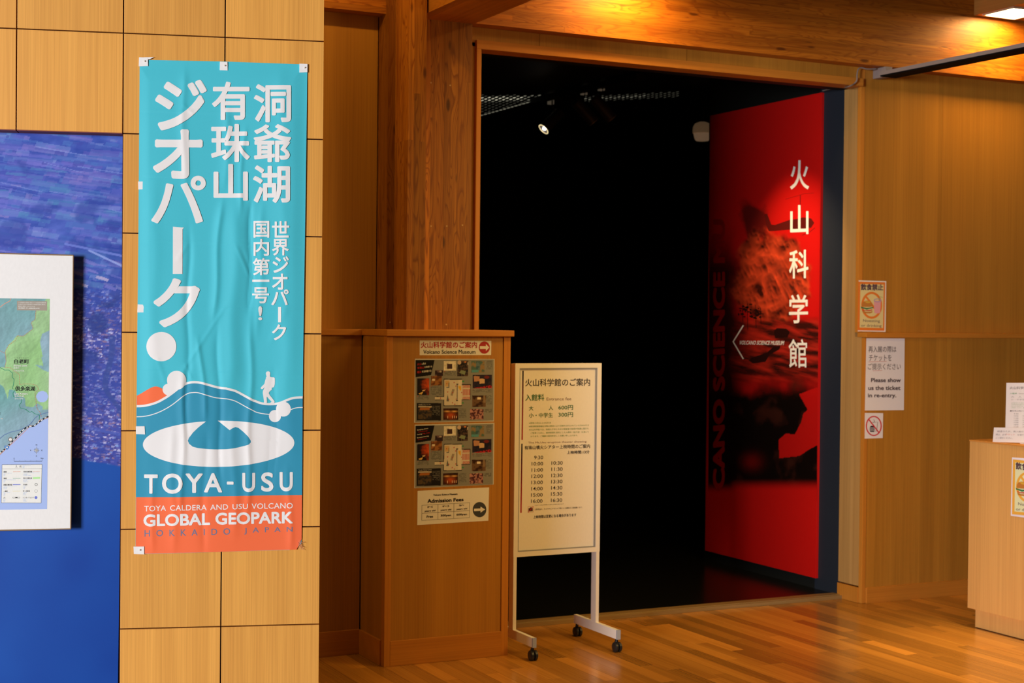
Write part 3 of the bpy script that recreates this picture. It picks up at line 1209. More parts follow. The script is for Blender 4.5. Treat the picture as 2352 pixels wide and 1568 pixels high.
x_, y_ = cB(524, 652)
for i in range(8):
    a = i * math.pi / 4
    rr = 9.5 if i % 2 == 0 else 5.2
    t_ = (x_ + rr * math.sin(a), y_ - rr * math.cos(a))
    for sgn, key in ((1, 'k'), (-1, 'w')):
        b_ = (x_ + 2.6 * math.sin(a + sgn * .39), y_ - 2.6 * math.cos(a + sgn * .39))
        SB.poly(key, [(x_, y_), t_, b_], 2.8 + .05 * i)
SB.ring('k', x_, y_, 5.2, 5.2, .3, 2.6)
for tx, (a, b) in (('N', (524, 573)), ('S', (524, 733)), ('W', (440, 652)), ('E', (605, 652))):
    a, b = cB(a, b)
    SB.text('blk', tx, (a - 1.4, b - 1.5, a + 1.4, b + 1.5), 0, 2, 3)
SB.line('blk', [cB(202, 780), cB(202, 808), cB(605, 806), cB(605, 778)], .7, 2.8)
SB.line('blk', [cB(202, 808), cB(605, 806)], 1.3, 2.9)
for i in range(1, 5):
    SB.line('blk', [cB(202 + i * 80.6, 798), cB(202 + i * 80.6, 808)], .5, 2.8)
SB.text('blk', '0', cq(cB, 197, 760, 775, 208), 0, 2, 3)
SB.text('blk', '5km', cq(cB, 583, 757, 772, 625), 0, 2, 3)
SB.poly('blk', [cB(28, 855), cB(606, 851), cB(594, 1412), cB(18, 1409)], 2.0)
SB.poly('w', [cB(32, 860), cB(602, 856), cB(590, 1407), cB(22, 1404)], 2.4)
SB.line('blk', [cB(30, 920), cB(603, 915)], .5, 2.9)
SB.text('blk', '凡　例', cq(cB, 222, 868, 902, 306), 0, 2, 3)
SB.text('lbl', 'Explanatory Notes', cq(cB, 326, 864, 876, 442), 0, 2, 3)
SB.text('lbl', '凡例', cq(cB, 326, 880, 892, 352), 0, 2, 3)
SB.text('lbl', '범례', cq(cB, 326, 895, 906, 350), 0, 2, 3)
rows = [('国道', 'National highway', 'org', '市町村境界線', 'City, town and village boundary'), ('道道', 'Hokkaido Prefectural Road', 'grn', '国立公園区域', 'National park area'),
        ('高速自動車道', 'Hokkaido Jukan Expressway', 'ind', '市役所', 'City Hall'), ('一般道', 'Public roadway', 'yel', '町・村役場', 'Town hall'), ('ＪＲ', 'JR Line', 'k', 'インターチェンジ', 'Interchange')]
for i, (a, b, k, c, d) in enumerate(rows):
    y = 950 + i * 94 - i
    SB.text('k', a, cq(cB, 52 - i, y, y + 22, (95, 95, 175, 108, 75)[i]), .02, 2, 3)
    SB.text('lbl', b, cq(cB, 50 - i, y + 26, y + 35, (168, 224, 242, 145, 88)[i]), 0, 2, 3)
    SB.text('lbl', ('国道', '道道', '高速公路', '一般道路', '铁路')[i], cq(cB, 50 - i, y + 42, y + 54, 78 + (26 if i == 2 else 0)), 0, 2, 3)
    SB.text('lbl', ('국도', '도도', '고속도로', '일반도', '철도')[i], cq(cB, 50 - i, y + 60, y + 72, 76 + (24 if i == 2 else 0)), 0, 2, 3)
    if k == 'k':
        SB.line('k', [cB(183, y + 10), cB(288, y + 9)], 2.6, 2.9)
        SB.line('w', [cB(186, y + 10), cB(220, y + 10)], 1.6, 3.2)
        SB.line('w', [cB(253, y + 10), cB(285, y + 9)], 1.6, 3.2)
    else:
        SB.line(k, [cB(188 - i * 2, y + 9), cB(296 - i, y + 8)], 1.8 if k == 'ind' else .9, 2.9)
    SB.text('k', c, cq(cB, 338 - i * 2, y - 2, y + 19, (462, 460, 394, 428, 486)[i]), .015, 2, 3)
    SB.text('lbl', d, cq(cB, 336 - i, y + 22, y + 31, (575, 455, 388, 388, 402)[i]), 0, 2, 3)
    SB.text('lbl', ('行政区界线', '国立公园', '市政府', '镇政府', '交流道')[i], cq(cB, 336 - i, y + 38, y + 50, (395, 385, 366, 366, 370)[i]), 0, 2, 3)
    SB.text('lbl', ('시정촌 경계선', '국립공원 구역', '시청', '면사무소', '인터체인지')[i], cq(cB, 336 - i, y + 56, y + 68, (452, 402, 358, 380, 388)[i]), 0, 2, 3)
dashed(SB, 'red', [cB(476, 958), cB(575, 956)], .7, 2.5, 1)
SB.poly('lgr', [cB(472, 1038), cB(577, 1034), cB(576, 1062), cB(472, 1066)], 2.9)
SB.ring('gry', *cB(521, 1143), 2.7, 2.7, 1.1, 3)
SB.ring('gry', *cB(520, 1237), 3.2, 3.2, .5, 3)
SB.disc('ind', *cB(518, 1331), 3.3, 3.3, 3)
W0 = (240, 240, 245)
for key, nm, c in (('k', 'black_lettering', (20, 20, 25)), ('w', 'white_lettering', (238, 240, 240)), ('tan', 'caption_patch', (165, 155, 145)), ('red', 'border_line', (205, 125, 110)), ('org', 'road_line', (225, 160, 140)),
                   ('grn', 'green_road_line', (50, 150, 115)), ('blu', 'expressway_line', (95, 125, 180)), ('gry', 'station_ring', (130, 130, 130)), ('shd', 'route_badge', (40, 125, 210)), ('blk', 'fine_black_print', (60, 65, 80)),
                   ('lbl', 'pale_blue_lettering', (150, 185, 240)), ('lgr', 'green_swatch', (185, 240, 170)), ('ind', 'indigo_mark', (110, 125, 220)), ('yel', 'yellow_line', (235, 225, 170))):
    lett(SB, key, nm, alb(c, W0))

# ================================================================== BANNER
BN = root('banner', nw(-.08, .82, .01), 'tall turquoise fabric banner with white Japanese lettering pinned to the panelled wall', 'banner')
FOLDS = [  # (x at y0, y0, x at y1, y1, half width px, height m)
    (505, 470, 488, 720, 9, .0035), (538, 470, 520, 900, 26, .0055), (575, 470, 570, 700, 7, -.0030), (432, 540, 426, 1000, 8, -.0028),
    (418, 160, 420, 420, 10, .0020), (520, 250, 515, 420, 12, .0022), (640, 150, 655, 1000, 22, .0022), (350, 400, 345, 900, 20, .0016),
    (455, 780, 470, 960, 7, .0026), (498, 760, 505, 1100, 8, -.0026), (575, 740, 566, 1180, 9, .0030), (420, 860, 414, 1180, 9, .0030),
    (628, 860, 620, 1120, 10, -.0022), (530, 950, 536, 1220, 14, .0024), (470, 1000, 462, 1262, 10, -.0018), (390, 980, 395, 1262, 12, .0018),
    (560, 300, 548, 480, 7, .0020), (600, 480, 590, 760, 10, .0020), (660, 1080, 664, 1262, 9, .0018), (350, 1090, 346, 1262, 9, .0015)]
DIAG = [(415, 860, 520, 700, 5, .0014), (540, 560, 575, 640, 4, .0014), (555, 570, 600, 690, 4, -.0012), (620, 790, 660, 700, 8, .0012), (420, 240, 445, 262, 4, .0012), (432, 560, 405, 600, 5, .0012),
        (360, 820, 380, 880, 6, .0014), (440, 870, 425, 835, 4, .0016), (660, 200, 640, 280, 8, .0010)]
CREASE = [(253, .0005), (402, .0006), (551, .0006), (700, .0007), (846, .0006), (998, .0006), (1146, .0005)]


def hf(x, y):
    x = np.asarray(x, float)
    y = np.asarray(y, float)
    h = .006 + .0042 * np.sin((x - 320) / 385 * math.pi * 2.2 + 1.2 * np.sin(y / 260)) * ss(140, 330, y)
    for x0, y0, x1, y1, w, a in FOLDS:
        t = (y - y0) / (y1 - y0)
        xc = x0 + (x1 - x0) * t + 3 * np.sin(y / 37 + x0)
        env = ss(-.12, .15, t) * (1 - ss(.85, 1.15, t))
        u = (x - xc) / w
        h = h + a * 1.55 * env * np.exp(-u * u) * (1 + .4 * np.tanh(u * 2))
    for x0, y0, x1, y1, w, a in DIAG:
        L = math.hypot(x1 - x0, y1 - y0)
        dx, dy = (x1 - x0) / L, (y1 - y0) / L
        t = ((x - x0) * dx + (y - y0) * dy) / L
        d = -(x - x0) * dy + (y - y0) * dx
        h = h + a * ss(-.1, .2, t) * (1 - ss(.8, 1.1, t)) * np.exp(-(d / w) ** 2)
    for yc, a in CREASE:
        d = y - (yc + (x - 320) * .035)
        h = h + a * np.exp(-(d / 2.2) ** 2) - a * .8 * np.exp(-((d - 5) / 4.) ** 2)
    edge = np.minimum(np.minimum(ss(312, 345, x), 1 - ss(670, 702, x) * .8), ss(135, 190, y))
    return np.maximum(h * (.25 + .75 * edge), .0004) + .0015


SBN = Surf(np.array(nw(0, 0, .001)), NN, BN, disp=lambda x, y: float(hf(x, y)))


def bn_normals(o):
    me = o.data
    base = np.array(wloc(o.parent)[:])
    co_ = np.empty(len(me.vertices) * 3)
    me.vertices.foreach_get('co', co_)
    P = co_.reshape(-1, 3) + base - EYE
    C = P @ MW          # to camera axes
    x = C[:, 0] / C[:, 2] * F + W_ / 2
    y = C[:, 1] / C[:, 2] * F + H_ / 2
    px = 1.556e-3       # metres per pixel on the banner
    gx = (hf(x + 1.5, y) - hf(x - 1.5, y)) / (3 * px)
    gy = (hf(x, y + 1.5) - hf(x, y - 1.5)) / (3 * px)
    nrm = NN[None] - gx[:, None] * NU[None] + gy[:, None] * np.array([0, 0, 1.])[None]
    nrm /= np.linalg.norm(nrm, axis=1)[:, None]
    me.polygons.foreach_set('use_smooth', [True] * len(me.polygons))
    me.normals_split_custom_set_from_vertices([tuple(v) for v in nrm])


def lerp_pts(pts, t):
    for (a, p), (b, q) in zip(pts, pts[1:]):
        if a <= t <= b:
            k = (t - a) / (b - a)
            return p * (1 - k) + q * k
    return pts[-1][1]


LEFT = [(0, 321.), (.38, 317.8), (.55, 315.5), (.77, 312.8), (1, 311.3)]
RIGHT = [(0, 706.), (.32, 701.), (.62, 696.), (1, 692.5)]
TOPE = [(0, 137.5), (.5, 141.5), (1, 148.5)]
BOTE = [(0, 1272.), (.5, 1266.), (.93, 1262.), (1, 1247.)]


def sheet(name, v0, v1, colr, label=None, layer=0):
    nx, ny = 120, int(340 * (v1 - v0)) + 2
    mb = MB()
    for j in range(ny):
        v = v0 + (v1 - v0) * j / (ny - 1)
        for i in range(nx):
            u = i / (nx - 1)
            x = lerp_pts(LEFT, v) * (1 - u) + lerp_pts(RIGHT, v) * u
            y = lerp_pts(TOPE, u) * (1 - v) + lerp_pts(BOTE, u) * v
            mb.v.append((x, y))
    mb.v = [tuple(q) for q in SBN.PA(mb.v, layer)]
    for j in range(ny - 1):
        for i in range(nx - 1):
            a = j * nx + i
            mb.f.append([a + nx, a + nx + 1, a + 1, a])
    o = mb.build(name, fabric('fabric_' + name, colr), BN, label=label)
    bn_normals(o)
    return o


WB0 = (235, 232, 235)
sheet('sheet', 0, 1, alb((72, 192, 214), WB0), None, 0)
c3 = crop(280, 820, 3.2667)
cH = crop(300, 840, 10.69)
cR = crop(580, 840, 9.8)
# ridge line of the hill, traced across the cloth
ridge = [cH(150, 960), cH(290, 955), cH(430, 930), cH(560, 895), cH(700, 840), cH(850, 755), cH(930, 705), cH(1060, 610), cH(1200, 500), cH(1330, 420), cH(1450, 378), cH(1580, 368), cH(1720, 382), cH(1900, 430), cH(2080, 482), cH(2200, 508), cH(2352, 522)]
ridge += [c3(790, 228), c3(850, 243), c3(920, 280), c3(985, 315)] + [cR(60, 762), cR(130, 793), cR(230, 820), cR(330, 832), cR(420, 833), cR(520, 827), cR(640, 797), cR(740, 755), cR(840, 715), cR(930, 692), cR(1040, 682), cR(1131, 681)]
ridge[0] = (314.2, ridge[0][1])
ridge[-1] = (695.0, ridge[-1][1])


def catmull(pts, k=4):
    pts = [np.array(p, float) for p in pts]
    out = []
    P = [pts[0] * 2 - pts[1]] + pts + [pts[-1] * 2 - pts[-2]]
    for i in range(1, len(P) - 2):
        for j in range(k):
            t = j / k
            out.append(.5 * (2 * P[i] + (P[i + 1] - P[i - 1]) * t + (2 * P[i - 1] - 5 * P[i] + 4 * P[i + 1] - P[i + 2]) * t * t + (3 * P[i] - P[i - 1] - 3 * P[i + 1] + P[i + 2]) * t ** 3))
    out.append(pts[-1])
    return [tuple(p) for p in out]


ridge = catmull(ridge, 3)
orange_y = [(312.6, 1141.5), (410, 1140.5), (500, 1138.8), (600, 1137.2), (693.6, 1136.2)]
# dark turquoise field from the ridge down to the orange
SBN.poly('dk', [(p[0], p[1] + 2) for p in ridge] + [(693.8, 1136.5)] + [(p[0], p[1] + .5) for p in orange_y[::-1]][1:] + [(312.6, 1003)], 1.2)
SBN.poly('or', [(312.6, 1141.3)] + orange_y[1:] + [(692.6, 1238), (681, 1261.2), (500, 1266), (311.6, 1271.4)], 1.5)
hill = [(314.3, cH(0, 730)[1]), cH(250, 680), cH(400, 590), cH(520, 525), cH(620, 502), cH(720, 525), cH(850, 600), cH(1000, 700), cH(900, 745), cH(700, 850), cH(430, 940), (314.2, cH(0, 965)[1])]
SBN.poly('or2', catmull(hill[:8], 3) + hill[8:], 1.5)
W = 'wh'
SBN.line(W, [(p[0], p[1] + 2.7) for p in ridge], 5.2, 1.9)
low = [cH(150, 1247), cH(300, 1240), cH(450, 1215), cH(600, 1170), cH(750, 1110), cH(900, 1030), cH(1040, 940), cH(1180, 830), cH(1300, 735), cH(1420, 670), cH(1520, 652), cH(1620, 650), cH(1720, 670), cH(1900, 725), cH(2100, 780), cH(2352, 805)]
low += [c3(790, 312), c3(850, 328), c3(920, 366), c3(985, 400)] + [cR(80, 1038), cR(220, 1072), cR(375, 1090)]
low[0] = (314, low[0][1])
SBN.line('ln', catmull(low, 3), 2.0, 1.9)
SBN.line('ln', catmull([cR(860, 982), cR(930, 955), cR(1030, 936), cR(1128, 933)], 3), 2.0, 1.9)
x_, y_ = cH(1132, 350)
SBN.disc('st', x_, y_, 22.0, 21.8, 2.0)
x_, y_ = cH(930, 575)
SBN.disc('st', x_, y_, 13.2, 13.3, 2.1)
SBN.poly('st', [cH(1000, 440), cH(1360, 400), cH(1330, 450), cH(1200, 540), cH(1060, 650), cH(930, 730), cH(900, 715)], 2.2)
x_, y_ = cR(695, 970)
SBN.disc('st2', x_, y_, 17.0, 17.2, 2.0)
x_, y_ = cR(505, 1128)
SBN.disc('st2', x_, y_, 13.9, 14.0, 2.1)
man = [(352, 122), (378, 126), (396, 145), (398, 180), (392, 225), (402, 245), (420, 252), (490, 260), (502, 275), (504, 340), (500, 420), (485, 470), (462, 486), (436, 490), (432, 540), (412, 552), (395, 562), (364, 610), (390, 660), (450, 735), (500, 800), (486, 828), (480, 838), (395, 838), (428, 800), (380, 755), (322, 688), (320, 730), (328, 800), (318, 835), (250, 835), (258, 800), (245, 700), (230, 610), (235, 560), (275, 478), (232, 518), (205, 522), (180, 500), (205, 465), (265, 405), (290, 310), (302, 278), (303, 248), (320, 240), (305, 200), (300, 165), (312, 135), (335, 124)]
SBN.poly('man', [cR(*p) for p in man], 2.0)
# ring emblem
cE = crop(320, 950, 6.357)
ell = [(320 + (1158 + 1105 * math.cos(t)) / 6.357, 950 + (435 + 336 * math.sin(t) - 14 * math.cos(t)) / 6.357) for t in [math.radians(a) for a in np.linspace(-91.5, 260, 90)]]
inner = [(1145, 98), (1230, 165), (1320, 236), (1360, 208), (1405, 190), (1450, 205), (1520, 262), (1590, 330), (1625, 385), (1628, 415), (1600, 445), (1540, 465), (1400, 498), (1280, 512), (1140, 517), (1000, 512), (860, 497), (780, 475), (730, 435), (710, 390), (725, 350), (790, 265), (870, 190), (975, 108)]
inn = [cE(*p) for p in inner]
e0 = [p for p in ell]
cut0 = cE(1145, 98)
cut1 = cE(975, 108)
outer = [p for p, a in zip(e0, np.linspace(-91.5, 260, 90)) if a <= 259.5]
outer[0] = cut0
outer.append(cut1)
SBN.poly('ring', outer + inn[::-1], 2.0)
# small pieces of lettering
CH = 0
BIG = [('ジ', (356.5, 183.7, 475.2, 300.3)), ('オ', (351.4, 297.7, 465.7, 411.2)), ('パ', (347.8, 403.6, 473, 513.4)), ('ク', (352.7, 638.7, 459.3, 751.4)),
       ('有', (487, 188, 573.4, 276)), ('珠', (484.8, 285, 574.1, 372.4)), ('山', (490.5, 376.8, 569.5, 461)), ('洞', (583, 193.9, 668.3, 281.6)), ('爺', (582.3, 286, 669, 373)), ('湖', (581, 380, 666, 466.6))]
for ch, q in BIG:
    CH += 1
    SBN.text('ch%d' % CH, ch, q, (.020 if ch == 'パ' else .030) if ch in 'ジオパク' else .022, 5, 2)
SBN.poly('ch90', [(397.5, 520.7), (423, 523), (419.5, 526), (419.3, 629), (397.2, 629)], 2)
SBN.disc('ch91', 371, 795.6, 34.4, 33.6, 2, 48)
for ch, q in [('世', (624.6, 507.9, 664.5, 545.9)), ('界', (624.6, 549, 663.3, 587)), ('ジ', (626, 588.6, 663.6, 626.6)), ('オ', (624.8, 628.3, 660.4, 665.4)), ('パ', (622.9, 664.6, 662.9, 701)), ('ク', (624.6, 744.6, 657.3, 781)),
              ('国', (582.2, 507.4, 618.5, 545.9)), ('内', (582.4, 549, 618, 587.8)), ('第', (580.5, 592.7, 619.2, 632.2)), ('号', (579.2, 659.3, 618, 696.4)), ('!', (593.3, 702.9, 602.3, 735.2))]:
    CH += 1
    SBN.text('ch%d' % CH, ch, q, .022, 4, 2)
SBN.rect('ch92', 638.6, 704.9, 645.4, 740, 2)
SBN.rect('ch93', 579.2, 641.9, 618.8, 647.2, 2)
for ch, x0, y0, x1, y1 in [('T', 167, 878, 270, 1022), ('O', 302, 870, 457, 1022), ('Y', 478, 870, 608, 1015), ('A', 617, 868, 753, 1012), ('-', 788, 930, 838, 953), ('U', 903, 866, 1000, 1010), ('S', 1045, 863, 1137, 1008), ('U', 1183, 860, 1282, 1005)]:
    CH += 1
    SBN.text('ch%d' % CH, ch, cq(c3, x0, y0, y1, x1), .026, 5, 2)
for t_, x0, y0, y1, x1, y2, y3 in [('TOYA', 168, 1114, 1156, 332, 1110, 1151), ('CALDERA', 362, 1108, 1149, 637, 1104, 1145), ('AND', 663, 1103, 1143, 797, 1100, 1140), ('USU', 830, 1099, 1139, 945, 1096, 1136), ('VOLCANO', 973, 1096, 1137, 1282, 1091, 1133)]:
    SBN.text('w3', t_, cq(c3, x0, y0, y1, x1, y2, y3), .008, 3, 2, 1.05)
SBN.text('w2', 'GLOBAL', cq(c3, 162, 1178, 1270, 663, 1166, 1256), .034, 4, 2)
SBN.text('w2', 'GEOPARK', cq(c3, 702, 1164, 1254, 1283, 1155, 1246), .034, 4, 2)
SBN.text('bl', 'HOKKAIDO', cq(c3, 170, 1296, 1345, 812, 1279, 1328), .006, 3, 2, 2.2)
SBN.text('bl', 'JAPAN', cq(c3, 918, 1278, 1328, 1280, 1270, 1319), .006, 3, 2, 2.2)
CW, CO = fabric('cloth_white', alb((235, 232, 235), WB0)), fabric('cloth_orange', alb((252, 112, 68), WB0))
for key, nm, m_ in (('dk', 'dark_turquoise_field', fabric('cloth_dark_turquoise', alb((50, 148, 184), WB0))), ('or', 'orange_field', CO), ('or2', 'orange_hill', CO), ('wh', 'ridge_line', CW), ('ln', 'thin_line', CW), ('st', 'white_boulder', CW),
                    ('st2', 'white_boulder', CW), ('man', 'hiker_figure', CW), ('ring', 'lake_emblem', CW), ('w2', 'white_lettering', CW), ('w3', 'small_white_lettering', CW), ('bl', 'blue_grey_lettering', fabric('cloth_blue_grey', alb((108, 118, 150), WB0)))):
    o = SBN.finish(key, nm, m_, normals=bn_normals)
    if 'lettering' in nm or nm == 'thin_line':
        o['kind'] = 'stuff'
for key in [k for k in SBN.layers if k.startswith('ch')]:
    SBN.finish(key, 'character', CW, normals=bn_normals)
# hanging tabs, pinned
M_TAB = plain('tab_cloth', (.86, .86, .86), .6, .2)
M_PIN = plain('clear_pin', (.78, .74, .66), .15, .6)
flat = Surf(np.array(nw(0, 0, .0085)), NN, BN)
for x0, y0, x1, y1, pin in [(319, 131, 340, 152, 1), (504.5, 141.5, 523, 161.5, 1), (688, 146.5, 706.5, 166, 1), (317.5, 416, 339, 434.5, 0), (315.5, 699, 335.5, 717.5, 0), (312.5, 979, 333, 996.5, 0), (307, 1254, 330.5, 1272.5, 1)]:
    j = [R.uniform(-.9, .9) for _ in range(8)]
    q = [flat.P(x0 + j[0], y0 + j[1], 1), flat.P(x1 + j[2], y0 + j[3], 1), flat.P(x1 + j[4], y1 + j[5], 1), flat.P(x0 + j[6], y1 + j[7], 1)]
    bk = [p - NN * .0035 for p in q]
    t = MB().hexa([q[3], q[2], bk[2], bk[3], q[0], q[1], bk[1], bk[0]], .0006).build('hanging_tab', M_TAB, BN, label='white cloth tab')
    if pin:
        c_ = flat.P((x0 + x1) / 2 + 2, (y0 + y1) / 2 - 1, 1)
        MB().lathe(c_, NN, [(0, .0), (0, .0024), (.001, .0024), (.0015, .0012), (.004, .0014), (.005, .0027), (.006, .0026), (.0064, .0)], 14).build('pin', M_PIN, t, smooth=True)
q = [flat.P(330, 131.5, 0), flat.P(354, 131, 0), flat.P(343, 136, 0), flat.P(330, 137, 0)]
MB().poly(q[::-1]).build('loose_strip', M_TAB, BN)
mb = MB()
for i in range(16):
    a = flat.P(684 + R.uniform(0, 9), 1247 + R.uniform(-6, 10), 0)
    b = flat.P(684 + R.uniform(2, 16), 1240 + R.uniform(0, 24), 0)
    mid = (a + b) / 2 + NN * R.uniform(0, .006)
    mb.tube([a, mid, b], .0005, 4)
mb.build('frayed_thread', plain('frayed_thread', (.75, .35, .22), .7, .1), BN, kind='stuff')

# ================================================================== SIGNS ON THE HALF WALL
HF = hy + .006


def sheet_thing(name, surf_o, n, pxquad, label, cat, mat=None, thick=.0006, group=None, back=0.0):
    loc = onplane(*pxquad[3], np.array(surf_o, float), np.array(n, float))
    r_ = root(name, loc, label, cat, group)
    s = Surf(np.array(surf_o, float) + np.array(n, float) * (thick + back), n, r_)
    q = [s.P(*p, 0) for p in pxquad]
    bk = [p - s.n * thick for p in q]
    MB().hexa([q[3], q[2], bk[2], bk[3], q[0], q[1], bk[1], bk[0]]).build('sheet', mat or M_WHITE, r_)
    return s


def arrow(surf, key, x0, y, x1, h, hw, layer=3, sl=0.0):
    ym = lambda x: y + sl * (x - x0)
    xm = x1 - hw
    surf.poly(key, [(x0, ym(x0) - h / 2), (xm, ym(xm) - h / 2), (xm, ym(xm) - h * 1.25), (x1, ym(x1)), (xm, ym(xm) + h * 1.25), (xm, ym(xm) + h / 2), (x0, ym(x0) + h / 2)], layer)


NY = (0, -1., 0)
HO = (0, HF, 0)
S1 = sheet_thing('direction_sign', HO, NY, [(964, 781.5), (1128.5, 782.5), (1128, 815), (964, 815.5)], 'white strip sign with red lettering and red right arrow on the low wall', 'sign')
cS = crop(930, 770, 3.485)
S1.text('r', '火山科学館のご案内', cq(cS, 127, 50, 101, 578), .024, 3, 2)
S1.text('k', 'Volcano Science Museum', cq(cS, 148, 115, 147, 565), .012, 3, 2)
S1.disc('r', *cS(636, 97), 44 / 3.485, 49 / 3.485, 2)
arrow(S1, 'w', *cS(600, 97), cS(676, 0)[0], 6.5, 8)
WP = (190, 150, 105)
lett(S1, 'r', 'red_lettering', (.42, .03, .03))
lett(S1, 'k', 'black_lettering', (.012, .01, .012))
lett(S1, 'w', 'white_arrow', (.8, .78, .76))


def poster_col(x, y, lang):
    """printed colours of the floor-plan poster; x, y in the enlarged drawing 1937 x 1568"""
    c = np.ones(x.shape + (3,)) * np.array([.25, .25, .24])
    rs = np.random.RandomState(4)
    n = fbm(x, y, 60, 4, 3)
    n2 = fbm(x + 500, y, 25, 3, 5)

    def R_(x0, y0, x1, y1):
        return (x >= x0) & (x <= x1) & (y >= y0) & (y <= y1)

    def put(m, col, a=1.0):
        c[m] = c[m] * (1 - a) + np.array(col) * a
    put((x < 535 - (y - 150) * .22) & (y < 515 - (x - 140) * .135) & (y > 150) & (x > 130), (.006, .004, .004))

    def photo(x0, y0, x1, y1, a, b, e=.5, nn=None):
        m = R_(x0, y0, x1, y1)
        nn = n if nn is None else nn
        t = ss(e - .12, e + .12, nn)[m][:, None]
        c[m] = np.array(a) * (1 - t) + np.array(b) * t
    photo(735, 170, 995, 375, (.65, .6, .5), (.85, .8, .7), .5)
    put(R_(805, 230, 915, 340), (.06, .03, .03))
    photo(1025, 165, 1250, 495, (.01, .01, .015), (.10, .06, .05), .5, n2)
    put(((x - 1065) / 40) ** 2 + ((y - 200) / 45) ** 2 < 1, (.6, .45, .35))
    put(((x - 1190) / 22) ** 2 + ((y - 190) / 16) ** 2 < 1, (.7, .25, .08))
    put(inpoly(x, y, [(1110, 365), (1205, 390), (1180, 465), (1060, 420)]), (.22, .28, .18))
    put(inpoly(x, y, [(1240, 200), (1255, 200), (1250, 260), (1238, 250)]), (.8, .75, .7))
    photo(1320, 170, 1600, 418, (.08, .16, .14), (.30, .2, .10), .5)
    photo(1420, 175, 1510, 370, (.05, .12, .16), (.12, .2, .25), .5)
    put(R_(1330, 360, 1480, 410), (.10, .32, .38))
    photo(548, 365, 718, 487, (.03, .015, .02), (.16, .10, .12), .5)
    put(R_(640, 375, 690, 410), (.45, .4, .35))
    photo(460, 487, 697, 690, (.12, .04, .015), (.34, .14, .04), .5)
    put(R_(487, 553, 548, 596), (.75, .65, .5))
    photo(170, 540, 424, 898, (.02, .005, .008), (.45, .03, .01), .5 + 0)
    m = R_(170, 540, 424, 898)
    t = ss(.25, .9, (x - 170) / 254 * .6 + n * .6 - np.abs(y - 680) / 400)[m][:, None]
    c[m] = np.array([.012, .008, .012]) * (1 - t) + np.array([.75, .10, .015]) * t
    put(inpoly(x, y, [(200, 860), (300, 825), (270, 885), (215, 880)]), (.75, .5, .15))
    put(inpoly(x, y, [(275, 795), (350, 780), (325, 815), (285, 812)]), (.8, .55, .3))
    photo(1350, 465, 1762, 752, (.012, .012, .03), (.03, .02, .04), .5)
    put(inpoly(x, y, [(1370, 500), (1395, 485), (1500, 500), (1498, 600), (1385, 610)]), (.5, .25, .15))
    put(inpoly(x, y, [(1497, 550), (1560, 543), (1605, 560), (1605, 645), (1500, 655)]), (.65, .42, .25))
    put(((x - 1650) / 55) ** 2 + ((y - 515) / 35) ** 2 < 1, (.16, .02, .02))
    m = R_(1350, 690, 1762, 752) & (y > 750 - (x - 1350) * .17)
    t = ss(.4, .6, n2)[m][:, None]
    c[m] = np.array([.05, .01, .02]) * (1 - t) + np.array([.55, .02, .03]) * t
    photo(1345, 905, 1635, 1150, (.04, .015, .01), (.16, .09, .05), .5)
    put(R_(1580, 905, 1625, 1060), (.32, .22, .14), .7)
    put(R_(1453, 942, 1530, 992), (.85, .75, .6))
    photo(1296, 1196, 1585, 1415, (.08, .02, .03), (.5, .25, .24), .53, n2)
    photo(728, 1180, 1050, 1430, (.012, .006, .004), (.05, .015, .008), .5)
    m = R_(728, 1180, 1050, 1430)
    t = np.exp(-((x - 890) / 90) ** 2 - ((y - 1330) / 70) ** 2)[m][:, None]
    c[m] = c[m] * (1 - t) + np.array([.5, .09, .02]) * t
    t = np.exp(-((np.abs(x - 890) - 75) / 60) ** 2 - ((y - 1245) / 16) ** 2)[m][:, None]
    c[m] = c[m] * (1 - t) + np.array([.8, .45, .15]) * t
    for px in (825, 928, 972, 1010):
        put(R_(px - 6, 1340, px + 6, 1395), (.8, .6, .45))
    put(R_(165, 1070, 683, 1440), (.012, .010, .012))
    photo(195, 1130, 482, 1410, (.02, .02, .03), (.10, .07, .04), .5)
    put(R_(225, 1165, 480, 1215) & (n > .42), (.4, .14, .03))
    put(R_(195, 1130, 482, 1160), (.5, .45, .38))
    # plan of the exhibition rooms
    blk, pap = (.01, .01, .012), (.66, .60, .52)
    put(R_(735, 550, 1128, 1132), blk)
    put(R_(748, 568, 1122, 1117), pap)
    put(R_(1045, 568, 1122, 1117), (.72, .66, .58))
    put(R_(1120, 665, 1308, 1002), blk)
    put(R_(1120, 682, 1298, 992), pap)
    put(R_(545, 922, 745, 1005), blk)
    put(R_(545, 935, 750, 995), pap)
    put(R_(1015, 655, 1028, 1020), blk)
    put(R_(1000, 655, 1045, 672), blk)
    put(R_(1000, 1008, 1045, 1022), blk)
    put(R_(765, 590, 858, 715), (.62, .42, .2))
    put(inpoly(x, y, [(838, 635), (853, 635), (853, 745), (793, 745), (793, 725), (838, 725)]), (.14, .15, .16))
    put(inpoly(x, y, [(820, 885), (852, 1030), (793, 1030)]), (.15, .16, .16))
    put(inpoly(x, y, [(1050, 700), (1105, 705), (1105, 805), (1085, 800), (1050, 745)]), (.80, .45, .04))
    put(inpoly(x, y, [(920, 765), (970, 775), (925, 915), (880, 900)]), (.34, .28, .23))
    for (a, b) in ((800, 655), (957, 630), (995, 705), (822, 832), (927, 845), (1120, 843), (848, 990), (668, 962), (1000, 985), (922, 1063), (972, 1095)):
        put(((x - a) / 11) ** 2 + ((y - b) / 13) ** 2 < 1, (.5, .03, .03))
    for (a, b) in ((1147, 605), (1147, 1065)):
        put(R_(a - 20, b - 12, a + 20, b + 12), (.03, .3, .08))
